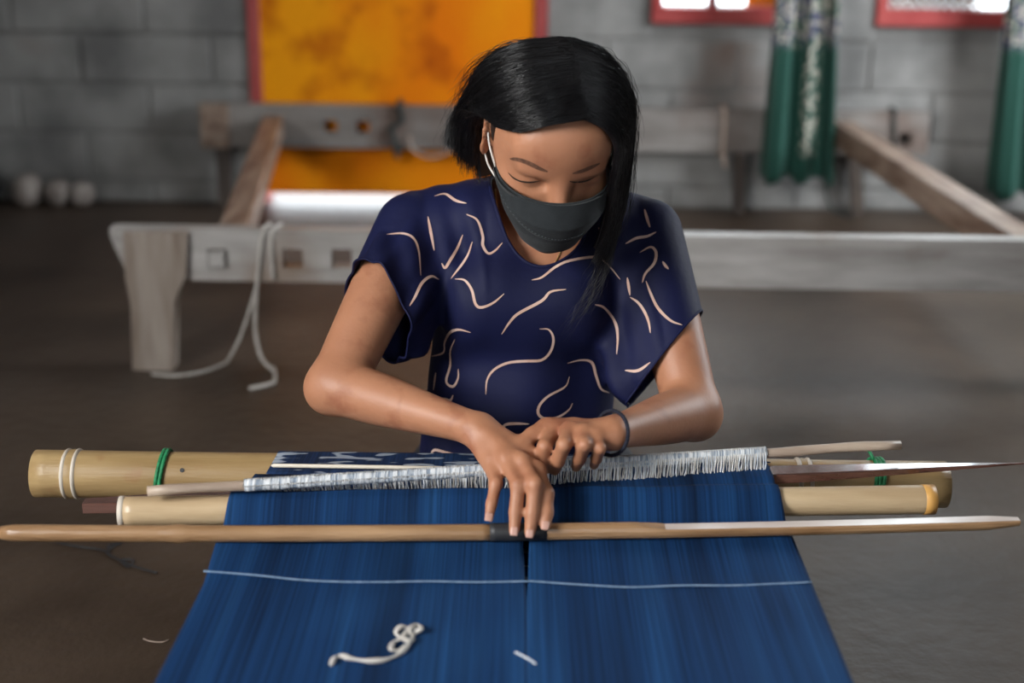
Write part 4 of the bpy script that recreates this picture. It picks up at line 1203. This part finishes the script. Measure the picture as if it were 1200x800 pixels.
md = shirt.modifiers.new('thick', 'SOLIDIFY'); md.thickness = .0016; md.offset = -1
bvh_shirt = BVHTree.FromPolygons([Vector(v) for v in Vc], Tc.tolist())
# neckband along the cut
def boundary_loops(T):
    e = np.vstack([T[:, [0, 1]], T[:, [1, 2]], T[:, [2, 0]]]); s_ = np.sort(e, 1)
    u, inv, c_ = np.unique(s_, axis=0, return_inverse=True, return_counts=True)
    be = e[c_[inv.ravel()] == 1]; nx = {int(a): int(b) for a, b in be}
    loops = []
    while nx:
        a = next(iter(nx)); lp = [a]; b = nx.pop(a)
        while b in nx: lp.append(b); b = nx.pop(b)
        loops.append(lp)
    return loops
for lp in boundary_loops(Tc):
    if len(lp) < 60: continue
    pts = Vc[lp]
    isneck = pts[:, 2].mean() > .48
    if pts[:, 2].mean() < .2: continue
    k = max(2, len(lp) // 90); pts = np.array([pts[(np.arange(i - k, i + k + 1)) % len(lp)].mean(0) for i in range(0, len(lp), k)])
    mb = MB(); mb.tube([Vector(p) for p in pts] + [Vector(pts[0])], .0024 if isneck else .0016, 8, caps=False)
    mb.build('neckband' if isneck else 'sleeve_hem', 'shirt', shirt, True)
# printed lines
ZL = [[(245, 155), (290, 152), (320, 165), (335, 200), (341, 270)], [(362, 105), (370, 150), (379, 200)], [(380, 48), (410, 42), (440, 60), (470, 68)],
      [(470, 98), (500, 115), (515, 160), (515, 185), (530, 208), (550, 200), (570, 178)], [(487, 175), (470, 220), (427, 278)],
      [(460, 155), (445, 190), (425, 225), (410, 248), (400, 235)], [(310, 355), (325, 330), (345, 290), (370, 272), (392, 280)],
      [(438, 279), (465, 283), (485, 310), (495, 348), (512, 358), (545, 345), (575, 320)], [(652, 282), (680, 275), (720, 245), (760, 228), (830, 218), (860, 235), (900, 280)],
      [(568, 433), (590, 400), (615, 375), (680, 340), (705, 315), (748, 308)], [(828, 350), (855, 360), (885, 400), (893, 440), (890, 490)],
      [(674, 418), (700, 420), (713, 445), (705, 480), (680, 505), (640, 508), (590, 512), (550, 530), (528, 560), (524, 602)],
      [(751, 514), (790, 505), (820, 512), (832, 550), (845, 585), (868, 597)], [(757, 552), (745, 580), (700, 605), (675, 630), (670, 655), (690, 670), (725, 665), (755, 645), (766, 625)],
      [(482, 428), (450, 420), (425, 428), (410, 455), (405, 485), (365, 497)], [(438, 447), (425, 480), (425, 520), (414, 560), (420, 575), (435, 578), (447, 555), (447, 530)],
      [(567, 700), (580, 686), (610, 683), (645, 684)], [(366, 780), (375, 762), (385, 757), (415, 765), (440, 772), (445, 780)], [(433, 603), (425, 618), (405, 615), (400, 637)],
      [(955, 205), (985, 190), (1000, 205), (995, 235), (970, 265), (962, 290)], [(972, 285), (985, 320), (1005, 360), (1040, 395), (1073, 408)],
      [(915, 180), (945, 165), (975, 160), (1000, 148)], [(920, 275), (924, 300), (928, 325)], [(928, 330), (950, 345), (968, 370), (980, 400), (985, 430)],
      [(838, 135), (855, 155), (870, 175)], [(913, 535), (950, 535), (985, 512)], [(968, 85), (975, 110), (983, 135)], [(1018, 230), (1026, 242), (1035, 252)],
      [(340, 440), (315, 475), (285, 488), (258, 465)], [(385, 540), (382, 560), (378, 590)]]
for z_ in ZL:
    pm = ribbon(bvh_shirt, [(350 + a / 2.388, 210 + b / 2.388) for a, b in z_], .0037, .0007, None, 30)
    if len(pm.f) > 3: pm.build('printed_line', 'print', shirt, True)

# trousers
TFd = Field((-.26, 1.12, .0), (.28, 2.16, .26), .006)
TFd.ell(HIP, (.172, .132, .118), k=.04)
for sg in (-1, 1):
    hipj = Vector((.02 + sg * .09, 1.97, .10)); kn = Vector((.01 + sg * .10, 1.55, .118)); an = Vector((.01 + sg * .10, 1.16, .055))
    TFd.chain([hipj, kn, an], [.096, .066, .050], .03)
Vt, Qt = TFd.mesh(); Vt[:, 2] = np.maximum(Vt[:, 2], .001)
Vt, Tt = clip_mesh(Vt, tris(Qt), np.minimum(Vt[:, 1] - 1.18, .245 - Vt[:, 2]))
fast_make('trousers', Vt, Tt, 'trouser', person)

# --- face mask
def mask_pt(u, v, off=0.0):
    vs_ = [0, .25, .5, .75, 1.0]
    Uc = np.interp(v, vs_, [-.013, -.040, -.068, -.096, -.120]); Fc_ = np.interp(v, vs_, [.1105, .1240, .1195, .1085, .0870])
    xs_ = np.interp(v, vs_, [.0700, .0690, .0600, .0430, .0210]); Fs = np.interp(v, vs_, [.030, .024, .030, .045, .066]); Us = np.interp(v, vs_, [-.022, -.036, -.070, -.100, -.118])
    su = math.sin(u * math.pi / 2); cu = max(0, math.cos(u * math.pi / 2))
    return H(xs_ * su * (1 + off * 8), Fs + (Fc_ - Fs) * cu ** .85 + off, Us + (Uc - Us) * cu ** 1.2)
def mask_patch(name, vtop, vbot, off, parent, th):
    NU, NV = 44, 24; V = []
    for j in range(NV + 1):
        for i in range(NU + 1):
            u = -1 + 2 * i / NU; v = vtop(u) + (vbot(u) - vtop(u)) * j / NV
            V.append(mask_pt(u, v, off))
    F = [(j * (NU + 1) + i, (j + 1) * (NU + 1) + i, (j + 1) * (NU + 1) + i + 1, j * (NU + 1) + i + 1) for j in range(NV) for i in range(NU)]
    o = make(name, V, F, 'mask', parent, True)
    md = o.modifiers.new('t', 'SOLIDIFY'); md.thickness = th; md.offset = -1
    return o
fm = mask_patch('face_mask', lambda u: 0, lambda u: 1.0, 0.0, person, .002)
mask_patch('upper_panel', lambda u: -.015, lambda u: .10 + .34 * max(0, 1 - abs(u) ** 1.7), .0042, fm, .0034)
# stitched hem of the panel
st_ = MB()
for i in range(46):
    u = -.86 + 1.72 * i / 45; v = .10 + .34 * max(0, 1 - abs(u) ** 1.7) - .035
    a = mask_pt(u, v, .0048); b = mask_pt(u + .018, v, .0048); st_.tube([a, b], .0004, 4)
st_.build('stitching', mat('grey_stitch', (0.06, 0.07, 0.075)), fm)
for sg in (-1, 1):
    for (v0, e, o2) in ((.02, (.078, -.006, .012), .0), (.30, (.0765, -.010, -.040), .001)):
        a = mask_pt(.97 * sg, v0); b = H(e[0] * sg, e[1], e[2])
        MB().tube(catmull([a, a * .5 + b * .5 + hx * sg * .0025, b], 12), .0013, 6).build('ear_loop', 'white_cord', fm, True)

# --- necklace and bracelet
def chain_on(pix, r):
    pts = []
    for p in catmull([Vector((a, b, 0)) for a, b in pix], 40):
        l, n_ = hit(bvh_body, p.x, p.y, r * .7)
        if l is not None and (not pts or (l - pts[-1]).length < .02): pts.append(l)
    return pts
cn = chain_on([(581, 222), (583, 240), (589, 262), (600, 288), (612, 304), (632, 316), (648, 310), (657, 294), (663, 276)], .0012)
if len(cn) > 4: MB().tube(cn, .0010, 6).build('necklace', 'gold', person, True)
br = empty('bracelet', WRR)
br.parent = person; br.location = WRR - ORG[person]
axw = (RH['middle'][0] - WRR).normalized(); axw = (axw * .35 + (WRR - ELR).normalized()).normalized()
a1 = axw.cross(Vector((0, 0, 1))).normalized(); a2 = axw.cross(a1)
cb = WRR + axw * .002; pts = []
for i in range(41):
    t = 2 * math.pi * i / 40; dr = a1 * math.cos(t) + a2 * math.sin(t)
    pts.append(cb + dr * .0255 + axw * (.003 * math.sin(t)))
MB().tube(pts, .0022, 8, caps=False).build('cord_band', 'bead', br, True)
bd_ = MB()
for i in range(40):
    bm = bmesh.new(); bmesh.ops.create_icosphere(bm, subdivisions=1, radius=.0027); bm.verts.index_update()
    bd_.add([Vector(v.co) + pts[i] for v in bm.verts], [[v.index for v in f.verts] for f in bm.faces]); bm.free()
bd_.build('beads', 'bead', br, True, kind='stuff')

# --- hair
right_g = [[(.018, .083, .092), (.044, .089, .078), (.060, .090, .048), (.061, .090, .000), (.060, .096, -.050), (.055, .104, -.088), (.048, .112, -.112)],
           [(.016, .046, .112), (.052, .056, .097), (.076, .054, .060), (.084, .056, .010), (.083, .072, -.055), (.075, .090, -.095), (.067, .102, -.120)],
           [(.014, .002, .117), (.058, .010, .103), (.088, .012, .065), (.094, .022, .005), (.092, .050, -.060), (.084, .072, -.098), (.076, .088, -.122)],
           [(.012, -.047, .107), (.055, -.046, .091), (.086, -.040, .054), (.095, -.018, -.005), (.094, .016, -.065), (.087, .044, -.102), (.080, .060, -.122)],
           [(.008, -.085, .072), (.050, -.088, .048), (.080, -.080, .012), (.092, -.046, -.035), (.094, -.010, -.080), (.086, .020, -.110), (.080, .034, -.122)]]
left_g = [[(.014, .084, .092), (-.022, .088, .087), (-.053, .074, .066), (-.074, .038, .047), (-.084, .002, .036), (-.088, -.034, .000), (-.082, -.040, -.085)],
          [(.012, .046, .112), (-.034, .053, .101), (-.066, .044, .075), (-.084, .012, .042), (-.090, -.024, .012), (-.090, -.046, -.040), (-.086, -.042, -.105)],
          [(.010, .002, .117), (-.042, .002, .107), (-.076, -.008, .077), (-.090, -.028, .032), (-.094, -.050, -.010), (-.098, -.060, -.052), (-.098, -.050, -.098)],
          [(.008, -.047, .107), (-.040, -.052, .094), (-.074, -.062, .062), (-.091, -.070, .016), (-.098, -.078, -.022), (-.106, -.076, -.054), (-.110, -.064, -.080)],
          [(.004, -.085, .072), (-.038, -.090, .052), (-.071, -.095, .018), (-.089, -.090, -.018), (-.100, -.086, -.044), (-.110, -.076, -.064), (-.115, -.064, -.076)]]
back_g = [[(.006, -.080, .068), (-.050, -.093, .028), (-.070, -.096, -.020), (-.078, -.080, -.060), (-.080, -.066, -.090), (-.078, -.052, -.115), (-.076, -.044, -.125)],
          [(.006, -.088, .046), (-.015, -.099, .018), (-.022, -.110, -.030), (-.026, -.092, -.070), (-.028, -.076, -.095), (-.030, -.064, -.112), (-.030, -.056, -.120)],
          [(.006, -.088, .046), (.030, -.098, .018), (.040, -.104, -.030), (.046, -.086, -.070), (.050, -.066, -.095), (.052, -.050, -.112), (.052, -.040, -.120)],
          [(.008, -.083, .062), (.060, -.087, .028), (.080, -.080, -.010), (.088, -.055, -.050), (.090, -.030, -.085), (.088, -.005, -.112), (.085, .010, -.125)]]
def ghair(guides, s, t):
    """interpolate guides (catmull in both directions); s, t arrays in 0..1; local coordinates"""
    Gd = np.array(guides); ng, npt, _ = Gd.shape
    def cr(A_, u, m):
        i = np.clip(np.floor(u).astype(int), 0, m - 2); f = (u - i)
        g = lambda q: A_[np.clip(q, 0, m - 1)]
        return i, f
    u = s * (ng - 1); i = np.clip(np.floor(u).astype(int), 0, ng - 2); f = (u - i)[:, None, None]
    row = Gd[i] * (1 - f) + Gd[i + 1] * f                      # n, npt, 3
    v = t * (npt - 1); j = np.clip(np.floor(v).astype(int), 0, npt - 2); w_ = (v - j)[None, :, None] if t.ndim == 1 else (v - j)[..., None]
    ext = np.concatenate([2 * row[:, :1] - row[:, 1:2], row, 2 * row[:, -1:] - row[:, -2:-1]], 1)
    if t.ndim == 1:
        a, b, c, d = ext[:, j], ext[:, j + 1], ext[:, j + 2], ext[:, j + 3]
    else:
        ar = np.arange(len(s))[:, None]; a, b, c, d = ext[ar, j], ext[ar, j + 1], ext[ar, j + 2], ext[ar, j + 3]
    return .5 * (2 * b + (c - a) * w_ + (2 * a - 5 * b + 4 * c - d) * w_ ** 2 + (3 * b - a - 3 * c + d) * w_ ** 3)
HM = np.array([list(hx), list(hf), list(hu)])
def to_world(L_): return L_ @ HM + np.array(HC)
hair_root = empty('hair', HC); hair_root.parent = person; hair_root.location = HC - ORG[person]
# dense under-layer: a thick sheet following each set of guides
for nm, gd in (('hair_mass', right_g), ('hair_mass', left_g), ('hair_mass', back_g)):
    s_ = np.linspace(0, 1, 40); t_ = np.linspace(.03, .90, 40); Lc = ghair(gd, s_, t_)
    cen = np.array([0, -.01, 0.0]); Lc = cen + (Lc - cen) * .965
    Wd = to_world(Lc.reshape(-1, 3)); F = [(a * 40 + b, a * 40 + b + 1, (a + 1) * 40 + b + 1, (a + 1) * 40 + b) for a in range(39) for b in range(39)]
    o = make(nm, Wd, F, 'hair', hair_root, True); md = o.modifiers.new('t', 'SOLIDIFY'); md.thickness = .004; md.offset = 0
# scalp cap
bm = bmesh.new(); bmesh.ops.create_uvsphere(bm, u_segments=48, v_segments=32, radius=1)
Vp = np.array([list(v.co) for v in bm.verts]); bm.verts.index_update(); Fp = [[v.index for v in f.verts] for f in bm.faces]; bm.free()
Lp = Vp * np.array([.0760, .0890, .0910]) + np.array([0, -.006, .018])
keep = np.array([(l[2] > .092) or (l[1] < .034 - 0.5 * max(0, .02 - l[2])) and (l[1] < .022 or l[2] > .06) and not (l[2] < -.03 and l[1] > -.03) for l in Lp])
Fk = [f for f in Fp if all(keep[i] for i in f)]
make('scalp_hair', to_world(Lp), Fk, 'hair', hair_root, True)
def strands(guides, n, seed, rad=.00055, lift=(.0, .006), ends=(.86, 1.04), wob=.0016, srange=(0, 1), npt=16, name='strands', clump=.0):
    r_ = np.random.default_rng(seed); s = r_.uniform(*srange, n); te = r_.uniform(*ends, n)
    t = np.linspace(0, 1, npt)[None, :] * te[:, None]
    Lc = ghair(guides, s, np.minimum(t, 1.0)); Lc[:, :, 0] += (r_.normal(0, .0035, n)[:, None] * np.exp(-t * 9))
    ext_d = Lc[:, -1:] - Lc[:, -2:-1]
    cen = np.array([0, -.01, 0.0]); rd = Lc - cen; rd /= np.linalg.norm(rd, axis=2, keepdims=True)
    lf = r_.uniform(*lift, n)[:, None, None]; prof = np.sin(np.pi * np.clip(np.linspace(.08, 1, npt), 0, 1) * .55)[None, :, None]
    Lc = Lc + rd * (lf * prof - .002)
    ph = r_.uniform(0, 6.28, (n, 3)); fr = r_.uniform(2, 7, (n, 3))
    tt = np.linspace(0, 1, npt)[None, :, None]
    Lc = Lc + wob * tt * np.sin(fr[:, None, :] * tt * 3 + ph[:, None, :]) + r_.normal(0, clump, (n, 1, 3)) * tt ** 2
    Wd = to_world(Lc.reshape(-1, 3)).reshape(n, npt, 3)
    d = np.gradient(Wd, axis=1); d /= np.maximum(np.linalg.norm(d, axis=2, keepdims=True), 1e-9)
    a = np.cross(d, np.array([.31, .52, .79])); a /= np.linalg.norm(a, axis=2, keepdims=True); b = np.cross(d, a)
    tr = rad * (1 - .75 * np.linspace(0, 1, npt) ** 3)[None, :, None] * r_.uniform(.7, 1.3, n)[:, None, None]
    ring = [Wd + (a * math.cos(q) + b * math.sin(q)) * tr for q in (0, 2.0944, 4.18879)]
    V = np.stack(ring, 2).reshape(-1, 3)
    I = (np.arange(n)[:, None, None] * npt * 3 + np.arange(npt - 1)[None, :, None] * 3 + np.arange(3)[None, None, :])
    k2 = (np.arange(3) + 1) % 3
    I2 = (np.arange(n)[:, None, None] * npt * 3 + np.arange(npt - 1)[None, :, None] * 3 + k2[None, None, :])
    Fq = np.stack([I, I2, I2 + 3, I + 3], -1).reshape(-1, 4)
    return fast_make(name, V, Fq, 'hair', hair_root, True, kind='stuff')
strands(right_g, 3600, 1, ends=(.80, 1.0))
strands(left_g, 3600, 2, ends=(.80, 1.0), wob=.003, clump=.003)
strands(back_g, 1200, 3, ends=(.8, 1.0), wob=.003)
# loose wisps falling over the shirt from the long side, and flyaways
wisp = [[(.055, .092, .020), (.060, .096, -.040), (.058, .104, -.090), (.050, .118, -.130), (.036, .134, -.164), (.020, .148, -.188), (.000, .160, -.208)],
        [(.070, .070, .020), (.082, .066, -.040), (.078, .086, -.090), (.070, .106, -.130), (.056, .126, -.160), (.042, .140, -.182), (.026, .152, -.200)],
        [(.080, .050, .020), (.092, .042, -.040), (.088, .062, -.085), (.080, .086, -.122), (.070, .104, -.150), (.060, .118, -.170), (.048, .130, -.186)]]
strands(wisp, 70, 5, rad=.00026, ends=(.55, 1.0), wob=.005, lift=(0, .003), clump=.004, name='loose_wisps')
strands(left_g, 240, 6, rad=.00028, ends=(.5, 1.0), wob=.006, lift=(.004, .012), clump=.008, name='flyaway_hairs')
strands(right_g, 160, 8, rad=.00028, ends=(.4, .9), wob=.005, lift=(.004, .010), clump=.004, name='flyaway_hairs')
